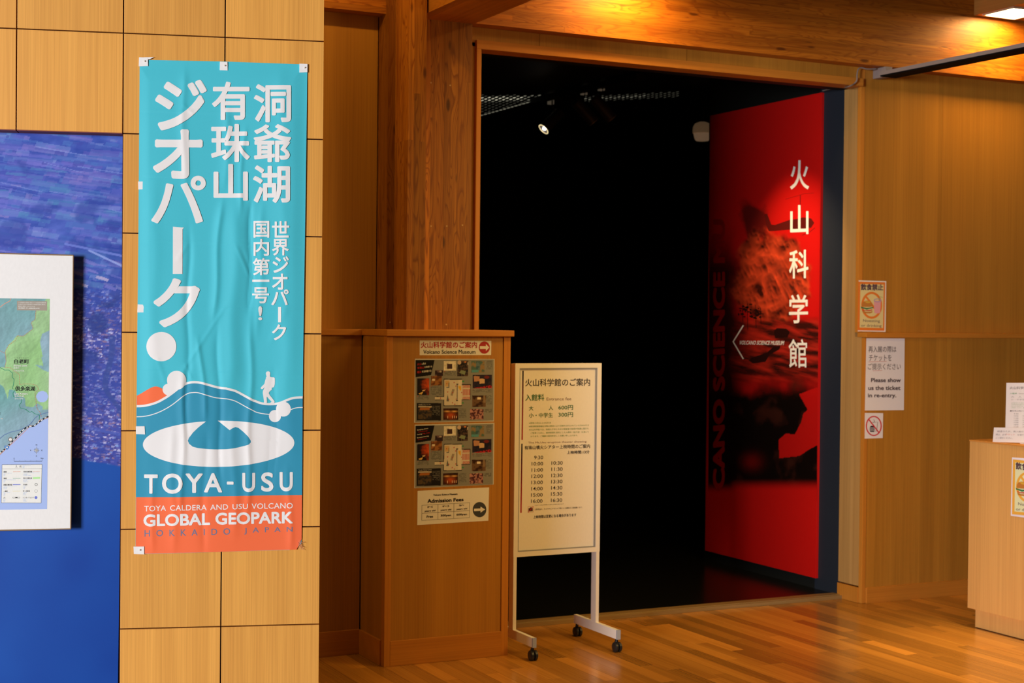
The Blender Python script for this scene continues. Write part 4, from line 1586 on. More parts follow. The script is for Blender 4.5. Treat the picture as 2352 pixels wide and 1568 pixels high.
    for (y0, y1, sl) in ((683, 745, .5), (770, 905, 0), (930, 992, -.5)):
        m = R_(1140, y0, 1296, y1)
        st = (((x + sl * (y - y0)) - 1145) % 25) < 13
        put(m & st, (.5, .02, .02))
    # grey captions
    for (x0, y0, x1, y1) in ((738, 385, 1000, 480), (1640, 165, 1765, 350), (460, 700, 690, 890), (172, 912, 425, 1000), (1348, 770, 1762, 840), (1640, 905, 1760, 1090), (1605, 1195, 1760, 1250), (1065, 1190, 1225, 1380), (1640, 1215, 1760, 1280)):
        m = R_(x0, y0, x1, y1) & (((y - y0) % 22) < 11) & (n2 > .40)
        put(m, (.09, .09, .09), .8)
    for (x0, y0) in ((738, 388), (460, 703), (172, 915), (1348, 773)):
        put(R_(x0, y0, x0 + 18, y0 + 14), (.5, .03, .03))
    m = R_(500, 1130, 660, 1330) & (((y - 1130) % 22) < 9) & (n2 > .4)
    put(m, (.16, .16, .16))
    return c


def plan_poster(quad, inner, label, lang):
    s = sheet_thing('floor_plan_poster', HO, NY, quad, label, 'poster', M_LAMI, .0008, group='laminated exhibition plan posters')
    tl, tr, br, bl = [np.array(p, float) for p in inner]
    H1 = homog([tl, tr, br, bl], [(130, 148), (1795, 138), (1795, 1440), (135, 1475)])

    def cf(x, y):
        w = H1[2, 0] * x + H1[2, 1] * y + H1[2, 2]
        u = (H1[0, 0] * x + H1[0, 1] * y + H1[0, 2]) / w
        v = (H1[1, 0] * x + H1[1, 1] * y + H1[1, 2]) / w
        return poster_col(u, v, lang)
    s.grid('print', inner, np.linspace(0, 1, 260), np.linspace(0, 1, 215), cf, printmat('poster_print_' + lang, .3, .35), 1.0)
    Hi = np.linalg.inv(H1)

    def c(u, v):
        w = Hi @ [u, v, 1]
        return (w[0] / w[2], w[1] / w[2])
    if lang == 'ja':
        s.text('r', '火山', [c(165, 215), c(255, 205), c(255, 258), c(165, 268)], .03, 2, 3)
        s.text('w', 'を', [c(262, 225), c(285, 222), c(285, 248), c(262, 251)], .02, 2, 3)
        s.text('w', '学ぶ', [c(288, 205), c(352, 200), c(352, 240), c(288, 252)], .03, 2, 3)
        s.text('r', '有珠山', [c(168, 295), c(312, 280), c(312, 330), c(168, 345)], .03, 2, 3)
        s.text('w', 'を体感する', [c(322, 280), c(485, 265), c(485, 305), c(322, 322)], .02, 2, 3)
        s.text('r', '噴火', [c(165, 385), c(258, 375), c(258, 428), c(165, 438)], .03, 2, 3)
        s.text('w', 'を追体験する', [c(265, 372), c(470, 352), c(470, 400), c(265, 420)], .02, 2, 3)
        s.text('w', '洞爺湖ビジターセンター', [c(200, 1092), c(468, 1088), c(468, 1112), c(200, 1116)], .01, 2, 3)
    else:
        s.text('w', 'Studying about', [c(165, 225), c(400, 195), c(400, 225), c(165, 262)], .02, 2, 3)
        s.text('r', 'volcanoes', [c(180, 272), c(385, 246), c(385, 268), c(180, 294)], .02, 2, 3)
        s.text('w', 'Feeling', [c(165, 330), c(270, 312), c(270, 345), c(165, 360)], .02, 2, 3)
        s.text('r', 'Mt. Usu', [c(285, 308), c(440, 284), c(440, 312), c(285, 338)], .02, 2, 3)
        s.text('w', 'Re-experiencing', [c(165, 395), c(415, 358), c(415, 390), c(165, 428)], .02, 2, 3)
        s.text('r', 'eruptions', [c(180, 440), c(370, 412), c(370, 432), c(180, 462)], .02, 2, 3)
        s.text('w', 'Toyako Visitor Center', [c(200, 1092), c(490, 1088), c(490, 1112), c(200, 1116)], .01, 2, 3)
    lett(s, 'r', 'red_lettering', (.42, .02, .02))
    lett(s, 'w', 'white_lettering', (.75, .74, .7))


def homog(src, dst):
    A = []
    for (x, y), (u, v) in zip(src, dst):
        A.append([x, y, 1, 0, 0, 0, -u * x, -u * y, -u])
        A.append([0, 0, 0, x, y, 1, -v * x, -v * y, -v])
    _, _, Vt = np.linalg.svd(np.array(A, float))
    h = Vt[-1].reshape(3, 3)
    return h / h[2, 2]


plan_poster([(953, 823.5), (1136, 824), (1134.5, 967.5), (951, 970.5)], [(954.5, 826.5), (1134, 825.3), (1133, 965.5), (954, 969)], 'upper laminated plan poster of the museum rooms, Japanese headline, on low wall', 'ja')
plan_poster([(952.5, 975), (1135.5, 970.5), (1134, 1112.5), (951.5, 1121)], [(954.5, 977.5), (1133, 973), (1132, 1112), (953.5, 1119.5)], 'lower laminated plan poster of the museum rooms, English headline, on low wall', 'en')

cF = crop(940, 970, 6.533)
S3 = sheet_thing('admission_fees_notice', HO, NY, [cF(125, 1025), cF(1198, 973), cF(1187, 1472), cF(120, 1538)], 'white Admission Fees notice with price table and dark right arrow below the posters', 'notice')
S3.text('k', 'Volcano Science Museum', cq(cF, 362, 1074, 1100, 724, 1058, 1084), .03, 2, 2)
S3.text('k', 'Admission Fees', cq(cF, 274, 1148, 1208, 815, 1128, 1180), .035, 3, 2)
for a, b in (((190, 1242), (908, 1202)), ((190, 1362), (906, 1320)), ((188, 1468), (904, 1426)), ((190, 1242), (188, 1468)), ((431, 1228), (430, 1453)), ((670, 1215), (668, 1440)), ((908, 1202), (904, 1426))):
    S3.line('k', [cF(*a), cF(*b)], .55, 2)
for t_, x0, y0, y1, x1, y2, y3 in [('0～5', 274, 1252, 1282, 350, 1250, 1278), ('6～15', 500, 1240, 1270, 600, 1238, 1266), ('16～', 750, 1228, 1256, 825, 1226, 1252), ('years old', 230, 1318, 1348, 392, 1306, 1336), ('years old', 470, 1302, 1332, 630, 1292, 1322),
                                   ('years old', 710, 1290, 1318, 868, 1278, 1306), ('Free', 262, 1394, 1430, 358, 1390, 1426), ('300yen', 470, 1380, 1420, 628, 1374, 1412), ('600yen', 708, 1366, 1404, 866, 1360, 1398)]:
    S3.text('k', t_, cq(cF, x0, y0, y1, x1, y2, y3), .03, 2, 2)
S3.disc('g', *cF(1055, 1306), 102 / 6.533, 114 / 6.533, 2)
arrow(S3, 'w', *cF(972, 1312), cF(1138, 0)[0], 5.6, 10.5, 3, -.05)
lett(S3, 'k', 'black_lettering', (.02, .018, .018))
lett(S3, 'g', 'dark_disc', (.055, .06, .07))
lett(S3, 'w', 'white_arrow', (.8, .78, .76))

# ================================================================== SIGN STAND
ST = root('sign_stand', (3.62, 6.8, 0), 'white framed sign stand on black casters with museum fees and showing times', 'sign stand')
sx0, sx1, sy = 3.374, 3.871, 6.80
z0, z1 = .478, 1.4525
fw = .024
fr = [MB().hexa([(sx0 + fw, sy, z1 - fw), (sx1 - fw, sy, z1 - fw), (sx1 - fw, sy + .022, z1 - fw), (sx0 + fw, sy + .022, z1 - fw), (sx0, sy, z1), (sx1, sy, z1), (sx1, sy + .022, z1), (sx0, sy + .022, z1)]),
      MB().hexa([(sx0, sy, z0), (sx1, sy, z0), (sx1, sy + .022, z0), (sx0, sy + .022, z0), (sx0, sy, z0 + fw), (sx1, sy, z0 + fw), (sx1, sy + .022, z0 + fw), (sx0, sy + .022, z0 + fw)]),
      MB().hexa([(sx0, sy, z0 + fw), (sx0 + fw, sy, z0 + fw), (sx0 + fw, sy + .022, z0 + fw), (sx0, sy + .022, z0 + fw), (sx0, sy, z1), (sx0 + fw, sy, z1 - fw), (sx0 + fw, sy + .022, z1 - fw), (sx0, sy + .022, z1)]),
      MB().hexa([(sx1 - fw, sy, z0 + fw), (sx1, sy, z0 + fw), (sx1, sy + .022, z0 + fw), (sx1 - fw, sy + .022, z0 + fw), (sx1 - fw, sy, z1 - fw), (sx1, sy, z1), (sx1, sy + .022, z1), (sx1 - fw, sy + .022, z1 - fw)])]
for f_ in fr:
    f_.build('frame', M_IVORY, ST)
a = fw - .0004
mb = MB()
li = .007
mb.box((sx0 + a, sy + .004, z0 + a), (sx0 + a + li, sy + .008, z1 - a)).box((sx1 - a - li, sy + .004, z0 + a), (sx1 - a, sy + .008, z1 - a))
mb.box((sx0 + a + li, sy + .004, z1 - a - li), (sx1 - a - li, sy + .008, z1 - a)).box((sx0 + a + li, sy + .004, z0 + a), (sx1 - a - li, sy + .008, z0 + a + li))
mb.build('inner_lip', M_GREYM, ST, label='grey inner lip of the frame')
box('board', plain('board_cream', (.80, .76, .70), .5, .2), (sx0 + fw - .001, sy + .009, z0 + fw - .001), (sx1 - fw + .001, sy + .018, z1 - fw + .001), ST)
for x in (sx0 + .001, sx1 - .019):
    box('post', M_IVORY, (x, sy + .0225, .112), (x + .018, sy + .052, z1 - .002), ST, .001)
    box('post', M_IVORY, (x, sy + .001, .112), (x + .018, sy + .0225, z0 - .0003), ST)
    fo = box('foot', M_IVORY, (x - .001, 6.585, .066), (x + .019, 7.035, .113), ST, .002)
    box('end_cap', plain('end_cap_grey', (.32, .34, .38), .4, .4), (x - .0014, 6.577, .0656), (x + .0194, 6.588, .1134), fo, .001)
    for y in (6.60, 7.015):
        cx = x + .009
        ca = MB().cyl((cx, y, .05), (cx, y, .0665), .008, n=14).box((cx - .004, y - .018, .018), (cx + .004, y + .014, .052)).build('caster', M_RUBBER, ST, smooth=True)
        for sgn in (-1, 1):
            prof = [(-.001, .001), (-.001, .020), (.001, .025), (.012, .025), (.015, .021), (.016, .008), (.0155, .001)]
            MB().lathe((cx + sgn * .004, y - .006, .025), (sgn, 0, 0), prof, 24).build('wheel', M_RUBBER, ca, smooth=True)
SS = Surf((0, sy + .009, 0), NY, ST)
c6 = crop(1170, 820, 3.409)
c7 = crop(1185, 850, 9.221)
c8 = crop(1185, 1000, 7.468)


def stext(key, t_, c, x0, a, b, x1, a2=None, b2=None, bold=.0, res=3, sp=1.0):
    SS.text(key, t_, cq(c, x0, a, b, x1, a2, b2), bold, res, 2, sp)


stext('k', '火山科学館のご案内', c7, 198, 182, 342, 1572, 170, 330, .012, 4)
stext('g', '入館料', c7, 198, 510, 648, 600, 500, 645, .014, 4)
stext('br', 'Entrance fee', c7, 650, 578, 640, 1172, 570, 634, 0, 3)
stext('g', '大', c7, 276, 757, 855, 370, 755, 850, .01)
stext('g', '人', c7, 697, 748, 845, 787, 746, 842, .01)
stext('g', '600円', c7, 900, 742, 838, 1210, 740, 836, .012)
stext('g', '小・中学生', c7, 276, 905, 1008, 783, 898, 998, .01)
stext('g', '300円', c7, 900, 893, 992, 1210, 890, 990, .012)
for t_, x0, a, b, x1, a2, b2 in [('※団体15名以上10%引き', 276, 1100, 1140, 742, 1094, 1130), ('※身体障害者福祉法等の規定により手帳を交付されている方50%引き', 276, 1170, 1210, 1545, 1146, 1182),
                                 ('※火山科学館では、地域の子供たちほか来館者の皆様が快適に展示を', 276, 1240, 1280, 1540, 1215, 1253), ('ご覧頂くために、維持管理を目的とした入館料（協力金）を頂いて', 312, 1310, 1350, 1545, 1286, 1324), ('おります。ご理解の程何卒宜しくお願い申し上げます。', 312, 1382, 1420, 1310, 1360, 1396)]:
    stext('g2', t_, c7, x0, a, b, x1, a2, b2, 0, 2)
stext('br', 'The Mt.Usu eruption theater showing', c8, 210, 106, 145, 1212, 86, 128, .0, 2)
stext('k', '有珠山噴火シアター上映時間のご案内', c8, 148, 174, 242, 1272, 146, 214, .014, 3)
stext('k', '上映時間:13分', c8, 875, 262, 320, 1262, 250, 306, .022, 3)
for i, (a, b) in enumerate([('9:30', None), ('10:00', '10:30'), ('11:00', '11:30'), ('12:00', '12:30'), ('13:00', '13:30'), ('14:00', '14:30'), ('15:00', '15:30'), ('16:00', '16:30')]):
    y = 346 + i * 106.8
    stext('k', a, c8, (314 if i == 0 else 272 - i * 1.6), y, y + 62, 468 - i * 1.6, y - 3, y + 58, .008, 3)
    if b:
        y2 = 334 + i * 106.3
        stext('k', b, c8, 612 - i * 1.6, y2, y2 + 62, 804 - i * 1.6, y2 - 4, y2 + 58, .008, 3)
stext('k', '※15:30 16:30は来客数で上映する場合があります', c8, 325, 1188, 1203, 818, 1163, 1180, .0, 2)
stext('k', '上映作品の、カメラやビデオカメラ等による撮影はご遠慮願います。', c8, 318, 1250, 1282, 1142, 1215, 1244, .0, 2)
stext('k', '上映時間は変更になる場合があります', c8, 300, 1368, 1424, 1036, 1332, 1384, .018, 3)
SS.line('red', [c8(207, 1216), c8(298, 1212), c8(298, 1314), c8(209, 1320), c8(207, 1216)], .55, 2.4)
SS.poly('k', [c8(218, 1246), c8(236, 1244), c8(244, 1232), c8(270, 1230), c8(276, 1242), c8(288, 1242), c8(288, 1296), c8(218, 1298)], 2.2)
SS.line('red', [c8(209, 1316), c8(298, 1214)], 1.0, 2.8)
SS.ring('red', *c8(252, 1268), 2.0, 2.0, .5, 2.6)
for (xt, yt, xb, yb) in (((1201.5), 851, 1199.5, 1009.8), (1199.0, 1018.5, 1196.8, 1177.5)):
    n = 14
    for i in range(n):
        t0, t1 = i / n, (i + 1) / n
        k = 'g%d' % min(6, int(t0 * 7))
        SS.poly('bar' + k, [(xt + (xb - xt) * t0 - 1.5, yt + (yb - yt) * t0), (xt + (xb - xt) * t0 + 1.4, yt + (yb - yt) * t0), (xt + (xb - xt) * t1 + 1.4, yt + (yb - yt) * t1), (xt + (xb - xt) * t1 - 1.5, yt + (yb - yt) * t1)], 2)
for i in range(7):
    lett(SS, 'barg%d' % i, 'margin_bar', tuple(np.array([.01, .006, .01]) * (1 - i / 6) + np.array([.35, .01, .012]) * (i / 6)))
lett(SS, 'k', 'black_lettering', (.035, .03, .03))
lett(SS, 'g', 'green_lettering', (.035, .15, .05))
lett(SS, 'g2', 'small_green_lettering', (.16, .30, .12))
lett(SS, 'br', 'brown_lettering', (.17, .08, .07))
lett(SS, 'red', 'no_camera_mark', (.5, .03, .02))

# ================================================================== RED PANEL IN THE GALLERY
RPX = 5.848
RP = root('display_panel', (RPX, 8.2, .08), 'tall glossy red museum panel with an eruption photograph and white Japanese lettering', 'display panel')
MR = plain('red_board', (.55, .008, .006), .24, .45)
yn_, yf_ = 7.565, float(atx(1626, 700, RPX)[1])
ztop = float(atx(1880, 213.5, RPX)[2])
zbot = float(atx(1874, 1328, RPX)[2])
box('board', MR, (RPX, yn_, zbot), (rx - .0005, yf_, ztop), RP, .0015)
SRP = Surf((RPX - .0002, 0, 0), (-1., 0, 0), RP)


def red_col(x, y):
    red = np.array([.55, .008, .006])
    u = (x - 1630) / 245.
    n = fbm(x * 1.3, y, 46, 5, 31)
    n2 = fbm(x * 1.3 + 90, y + 50, 20, 4, 32)
    puff = 1 - np.abs(fbm(x * 1.3, y * 1.1, 34, 4, 33) - .5) * 3.2
    c = np.ones(x.shape + (3,)) * red
    # dark ash column at the upper left of the smoke
    d1 = np.exp(-(((x - 1725) / 34) ** 2 + ((y - 490) / 38) ** 2)) + .8 * np.exp(-(((x - 1742) / 26) ** 2 + ((y - 540) / 40) ** 2))
    k = (ss(.35, .8, d1 + (n - .5) * 1.2) * .82)[..., None]
    c = c * (1 - k) + np.array([.05, .008, .006]) * k
    # billowing cloud
    reg = ss(0, .25, .9 - ((x - 1778) / 105.) ** 2 - ((y - 635) / 120.) ** 2 + (n - .5) * .9) * ss(500, 545, y + (n - .5) * 60 - (x - 1750) * .05)
    bil = np.zeros_like(x)
    for sc_, am, sd in ((40, 1., 41), (22, .6, 42), (11, .25, 43)):
        bil += am * (1 - np.abs(2 * fbm(x * 1.35, y, sc_, 1, sd) - 1))
    bil /= 2.0
    gx_, gy_ = np.gradient(bil, axis=1), np.gradient(bil, axis=0)
    lit = np.clip(.50 + 6.0 * (gy_ * .8 - gx_ * .5) + .9 * (bil - .62) + .35 * (n2 - .5), .02, 1)
    cloud = np.array([.035, .006, .004]) * (1 - lit)[..., None] + np.array([.78, .075, .022]) * lit[..., None]
    c = c * (1 - reg[..., None]) + cloud * reg[..., None]
    core = np.exp(-(((x - 1805) / 44) ** 2 + ((y - 640) / 48) ** 2))
    k = (core * .7 * ss(.3, .7, n2))[..., None]
    c = c * (1 - k) + np.array([.10, .022, .012]) * k
    # ground with debris
    gr = ss(722, 745, y) * (1 - ss(850, 900, y)) * ss(1655, 1700, x + (n - .5) * 50)
    st = fbm(x * .6, y * 3.0 - x * .6, 26, 4, 36)
    gl = np.clip((st - .36) * 2.6, .03, 1)
    g_ = np.array([.03, .006, .004]) * (1 - gl)[..., None] + np.array([.42, .02, .01]) * gl[..., None]
    c = c * (1 - gr[..., None]) + g_ * gr[..., None]
    # black figure area below
    dk = ss(855, 915, y + (n - .5) * 50) * (1 - ss(1098, 1128, y))
    face = inpoly(x, y, [(1835, 905), (1900, 880), (1900, 1010), (1862, 1030), (1835, 1047), (1790, 1052), (1788, 1010), (1805, 995), (1825, 998), (1840, 970), (1845, 950), (1855, 940)])
    dk = np.where(face & (y > 890), dk * .12, dk)
    c = c * (1 - dk[..., None]) + (np.array([.006, .003, .002]) + ss(.55, .8, n)[..., None] * np.array([.03, .006, .003])) * dk[..., None]
    k = (np.exp(-(((x - 1725) / 22) ** 2 + ((y - 1060) / 18) ** 2)) * .25)[..., None]
    c = c * (1 - k) + red * k
    # dark band behind the upright lettering
    lb = (1 - ss(1672, 1700, x + (n - .5) * 40)) * ss(500, 640, y) * (1 - ss(1105, 1135, y))
    c = c * (1 - lb[..., None] * .93) + np.array([.008, .003, .002]) * lb[..., None] * .93
    k = (((1 - ss(1690, 1735, x + (n - .5) * 60)) * ss(560, 640, y) * (1 - ss(850, 900, y))) * .6)[..., None]
    c = c * (1 - k) + np.array([.03, .005, .004]) * k
    return c


mp = printmat('eruption_print', .24, .45)
SRP.grid('photo_print', [(1630.5, 400), (1883, 400), (1876, 1150), (1626.5, 1150)], np.linspace(0, 1, 180), np.linspace(0, 1, 440), red_col, mp, 1.0, label='dark red photograph of an eruption cloud')
cU = crop(1640, 400, 3.136)
SRP.poly('heli', [cU(*p) for p in [(362, 288), (382, 285), (402, 335), (412, 362), (440, 365), (545, 328), (600, 322), (640, 310), (700, 318), (722, 350), (700, 385), (640, 395), (560, 398), (440, 408), (395, 410), (375, 365)]], 1.6)
SRP.line('heli', [cU(515, 180), cU(620, 150), cU(645, 140), cU(720, 135)], .8, 1.6)
SRP.line('heli', [cU(622, 150), cU(622, 310)], 1.6, 1.6)
SRP.line('heli', [cU(635, 440), cU(690, 415), cU(728, 385)], 1.2, 1.6)
for (tx, ty, th) in ((240, 930, 190), (300, 940, 170), (335, 960, 120), (205, 960, 110)):
    SRP.line('tree', [cU(tx, ty), cU(tx + 3, ty + th)], 1.3, 1.6)
    rs = random.Random(tx)
    for i in range(11):
        cx_, cy_ = cU(tx + rs.uniform(-34, 34), ty + rs.uniform(0, th * .6))
        SRP.disc('tree', cx_, cy_, rs.uniform(1.5, 4.5), rs.uniform(1.2, 3), 1.6 + i * .02, 8)
SRP.poly('tree', [cU(*p) for p in [(430, 1125), (455, 1108), (520, 1112), (545, 1135), (530, 1175), (440, 1180)]], 1.6)
SRP.poly('tree', [cU(*p) for p in [(250, 1340), (270, 1322), (380, 1285), (430, 1240), (480, 1232), (470, 1262), (400, 1300), (370, 1350), (280, 1362)]], 1.6)
for ch, q in [('火', (1815, 368, 1858, 435)), ('山', cq(cU, 549, 222, 436, 680, 222, 430)), ('科', cq(cU, 541, 543, 752, 680, 543, 748)), ('学', cq(cU, 540, 865, 1075, 677, 865, 1070)), ('館', cq(cU, 537, 1187, 1394, 670, 1187, 1392))]:
    SRP.text('c' + ch, ch, q, .014 if ch != '館' else .008, 5, 4)
    lett(SRP, 'c' + ch, 'white_character', (.85, .84, .78), rough=.4)
SRP.text('w', 'VOLCANO SCIENCE MUSEUM', [cU(188, 1198), cU(506, 1200), cU(500, 1230), cU(180, 1226)], .014, 3, 4)
SRP.line('w', [cU(211, 1088), cU(138, 1206), cU(211, 1330)], 2.8, 4)
SRP.text('rd', 'CANO SCIENCE MU', [(1637.5, 1126), (1638, 503), (1665.5, 503), (1664.5, 1122)], .05, 4, 4)
lett(SRP, 'heli', 'helicopter_silhouette', (.10, .008, .006), rough=.3)
lett(SRP, 'tree', 'debris_silhouette', (.02, .005, .004), rough=.3)
lett(SRP, 'w', 'white_lettering', (.85, .84, .78), rough=.4)
lett(SRP, 'rd', 'red_lettering', (.32, .006, .005), rough=.3)

# ================================================================== GALLERY LAMPS
def gp(x, y, Y):
    return Vector(aty(x, y, Y))


TRK = root('lighting_track', (6.4, 11, 3.4), 'black lighting track under the dark perforated ceiling inside the doorway', 'lighting track')
a, b = Vector(atz(1225, 226, 3.40)), Vector(atz(1470, 169, 3.40))
mb = MB()
d_ = (b - a).normalized()
sd = Vector((-d_.y, d_.x, 0)) * .03
mb.hexa([a - sd - Vector((0, 0, .04)), b - sd - Vector((0, 0, .04)), b + sd - Vector((0, 0, .04)), a + sd - Vector((0, 0, .04)), a - sd, b - sd, b + sd, a + sd])
mb.build('track', M_BLACK, TRK)
for (x, y) in ((1265, 234), (1341, 212), (1381, 202)):
    p = Vector(atz(x, y, 3.37))
    MB().box(p - Vector((.02, .02, .02)), p + Vector((.02, .02, .03)), .004).build('connector', plain('connector_grey_glow', (.5, .46, .38), .5, .3, (1, .8, .55), .045), TRK, label='pale track connector')  # faint glow in the material stands in for light on the connector


def spot(px, py, dx, dy, label, lit):
    Y = float(atz(px, py - 50, 3.37)[1])
    c_ = gp(px, py, Y)
    t = root('spotlight', c_, label, 'spotlight', group='spotlights on the gallery track')
    e_ = gp(px + dx, py + dy, Y - .02)
    ax = (e_ - c_).normalized()
    ax = (ax + Vector((.05, .22, 0))).normalized()
    L = .20
    MB().lathe(c_, ax, [(-L / 2, .0), (-L / 2, .038), (-L / 2 + .01, .043), (L / 2, .045), (L / 2, .040), (L / 2 - .03, .034)]).build('housing', plain('lamp_housing', (.03, .022, .02), .4, .4), t, smooth=True)
    MB().lathe(c_, ax, [(L / 2 - .004, .041), (L / 2 + .003, .046), (L / 2 + .004, .040)]).build('rim', plain('lamp_rim' + ('_lit' if lit else ''), (.5, .42, .3), .3, .4, (1, .8, .4) if lit else None, 1.3 if lit else 0), t, smooth=True)
    MB().lathe(c_, ax, [(L / 2 - .014, .0), (L / 2 + .002, .006), (L / 2 - .002, .011), (L / 2 - .014, .013)]).build('bulb', plain('bulb' + ('_lit' if lit else ''), (.4, .4, .4), .3, .4, (1, .93, .8) if lit else None, 30 if lit else 0), t, smooth=True)
    MB().tube([c_ - ax * .05, c_ + Vector((0, 0, .12)), (c_.x, c_.y, 3.357)], .006).build('arm', M_BLACK, t)


spot(1268, 277, -14, 15, 'lit track spotlight glowing in the dark gallery doorway', True)
spot(1343, 256, 14, 14, 'dark unlit track spotlight beside the lit one', False)
spot(1384, 248, 14, 14, 'dark unlit track spotlight farthest right on the track', False)
EL = root('emergency_lamp', gp(1613, 300, 9.6), 'small beige domed lamp in the dark behind the red panel edge', 'lamp')
c_ = gp(1613, 300, 9.6)
MB().lathe(c_ + Vector((0, 0, .065)), (0, 0, -1), [(0, .0), (0, .025), (.012, .055), (.035, .069), (.065, .072), (.085, .070)]).build('dome', plain('beige_plastic', (.5, .34, .2), .5, .3, (1, .6, .3), .05), EL, smooth=True)
MB().lathe(c_ - Vector((0, 0, .021)), (0, 0, -1), [(0, .066), (.02, .062), (.045, .055), (.055, .046), (.056, 0)]).build('lens', plain('milky_lens', (.6, .42, .28), .4, .3, (1, .62, .35), .09), EL, smooth=True)
MB().tube([c_ + Vector((0, 0, .06)), c_ + Vector((.04, .02, .16)), (c_.x + .06, c_.y + .05, 3.42)], .012).build('bracket', M_BLACK, EL)

# ================================================================== NOTICES ON THE RIGHT WALL
cN = crop(1960, 640, 11.2)


def no_eating(surf, k, col):
    """the orange no-eating sticker art; k maps the enlarged drawing to photo pixels"""
    s = surf
    s.poly('o', [k(125, 70), k(820, 90), k(800, 1335), k(105, 1325)], 1.5)
    s.poly('y', [k(182, 135), k(782, 150), k(765, 1268), k(162, 1255)], 1.8)
    a = lambda t, x0, y0, y1, x1, y2, y3, b=.02: s.text('d', t, [k(x0, y0), k(x1, y2), k(x1, y3), k(x0, y1)], b, 3, 2.6)
    a('飲食禁止', 190, 125, 295, 770, 140, 305, .04)
    a('Noeating', 252, 1040, 1130, 685, 1052, 1140, .0)
    a('or drinking', 200, 1165, 1250, 725, 1175, 1262, .0)
    pts = [k(472 + 242 * math.cos(t), 682 + 318 * math.sin(t)) for t in np.linspace(0, 2 * math.pi, 48)]
    w = math.dist(k(0, 0), k(56, 0))
    s.line('o', pts, w, 2.1)
    s.line('o', [k(315, 445), k(405, 560), k(640, 890)], w * .9, 2.2)
    s.poly('bun', [k(*p) for p in [(215, 705), (222, 640), (255, 590), (320, 562), (400, 565), (455, 595), (490, 650), (498, 705), (430, 722), (290, 722)]], 2.5)
    s.poly('ses', [k(*p) for p in [(285, 580), (350, 572), (430, 585), (445, 610), (400, 632), (330, 620)]], 2.7)
    s.poly('gn', [k(*p) for p in [(192, 712), (240, 730), (350, 748), (450, 738), (512, 722), (515, 750), (460, 765), (400, 778), (345, 795), (290, 775), (205, 758)]], 2.8)
    s.poly('rd', [k(*p) for p in [(222, 782), (300, 810), (420, 800), (490, 785), (480, 815), (400, 832), (320, 828), (235, 815)]], 2.8)
    s.poly('bun', [k(*p) for p in [(228, 825), (330, 850), (440, 848), (492, 828), (485, 870), (420, 890), (320, 888), (250, 870)]], 2.6)
    s.poly('pk', [k(*p) for p in [(530, 560), (712, 565), (690, 880), (600, 895), (540, 875)]], 2.5)
    pts = [k(622 + 88 * math.cos(t), 555 + 38 * math.sin(t)) for t in np.linspace(0, 2 * math.pi, 24)]
    s.line('lv', pts, math.dist(k(0, 0), k(20, 0)), 2.8)
    s.line('st', [k(655, 560), k(678, 460), k(752, 478)], math.dist(k(0, 0), k(14, 0)), 2.9)
    for key, nm, c in (('o', 'orange_print', col[0]), ('y', 'yellow_ground', col[1]), ('d', 'dark_lettering', (.10, .055, .075)), ('bun', 'hamburger_print', (.50, .20, .04)), ('ses', 'bun_highlight', (.62, .38, .05)), ('gn', 'lettuce_print', (.05, .20, .08)),
                       ('rd', 'tomato_print', (.55, .05, .03)), ('pk', 'pink_cup_print', (.72, .34, .38)), ('lv', 'cup_rim_print', (.38, .33, .50)), ('st', 'straw_print', (.35, .36, .12))):
        lett(s, key, nm, c)


UO = (0, YU, 0)
N1 = sheet_thing('no_eating_poster', UO, NY, [(1972.5, 643.5), (2035.5, 645.5), (2034, 762), (1970.5, 760.5)], 'orange no eating or drinking poster above the wall cap beside the doorway', 'poster')
no_eating(N1, cN, ((.72, .20, .03), (.70, .60, .28)))
LO = (0, 7.15, 0)
cM = crop(1940, 600, 3.136)
N2 = sheet_thing('reentry_notice', LO, NY, [(1990, 776.5), (2078, 777), (2076, 941.5), (1986.5, 942.5)], 'white re-entry ticket notice with Japanese and English lines on the right wall', 'notice', plain('notice_paper', (.78, .74, .76), .5, .2))
for t_, x0, y0, y1, x1, b in [('再入館の際は', 172, 610, 655, 372, .004), ('チケットを', 175, 672, 718, 338, .004), ('ご提示ください', 168, 735, 780, 405, .004), ('Please show', 190, 840, 870, 405, .03), ('us the ticket', 170, 896, 927, 403, .03), ('in re-entry.', 168, 952, 988, 372, .03)]:
    N2.text('k', t_, cq(cM, x0, y0, y1, x1), b, 3, 2)
N2.line('r', [cM(172, 724), cM(302, 720)], .8, 2)
N2.line('r', [cM(203, 788), cM(270, 786)], .8, 2)
lett(N2, 'k', 'dark_lettering', (.08, .055, .065))
lett(N2, 'r', 'red_underline', (.55, .12, .08))
N3 = sheet_thing('no_food_sticker', LO, NY, [(1986.5, 948), (2028.5, 948.5), (2027.5, 1005.5), (1986, 1007)], 'small white sticker with red no food or drink symbol below the notice', 'sticker', plain('notice_paper', (.78, .74, .76), .5, .2))
x_, y_ = cM(210, 1185)
N3.ring('r', x_, y_, 17.0, 21.8, 2.6, 2.6)
N3.line('r', [cM(170, 1133), cM(250, 1237)], 2.6, 2.8)
N3.poly('k', [cM(*p) for p in [(182, 1192), (190, 1184), (206, 1184), (214, 1192), (214, 1196), (182, 1196)]], 2.2)
for yy in (1199, 1209):
    N3.poly('k', [cM(180, yy), cM(216, yy), cM(216, yy + 6), cM(180, yy + 6)], 2.2)
N3.poly('k', [cM(*p) for p in [(182, 1218), (214, 1218), (212, 1228), (184, 1228)]], 2.2)
N3.line('k', [cM(204, 1158), cM(238, 1158), cM(230, 1222), cM(216, 1222)], .9, 2.2)
N3.line('k', [cM(200, 1162), cM(208, 1158)], .9, 2.2)
N3.line('k', [cM(216, 1158), cM(210, 1138)], .9, 2.2)
lett(N3, 'r', 'red_prohibition_ring', (.62, .02, .03))
lett(N3, 'k', 'black_pictogram', (.03, .025, .03))

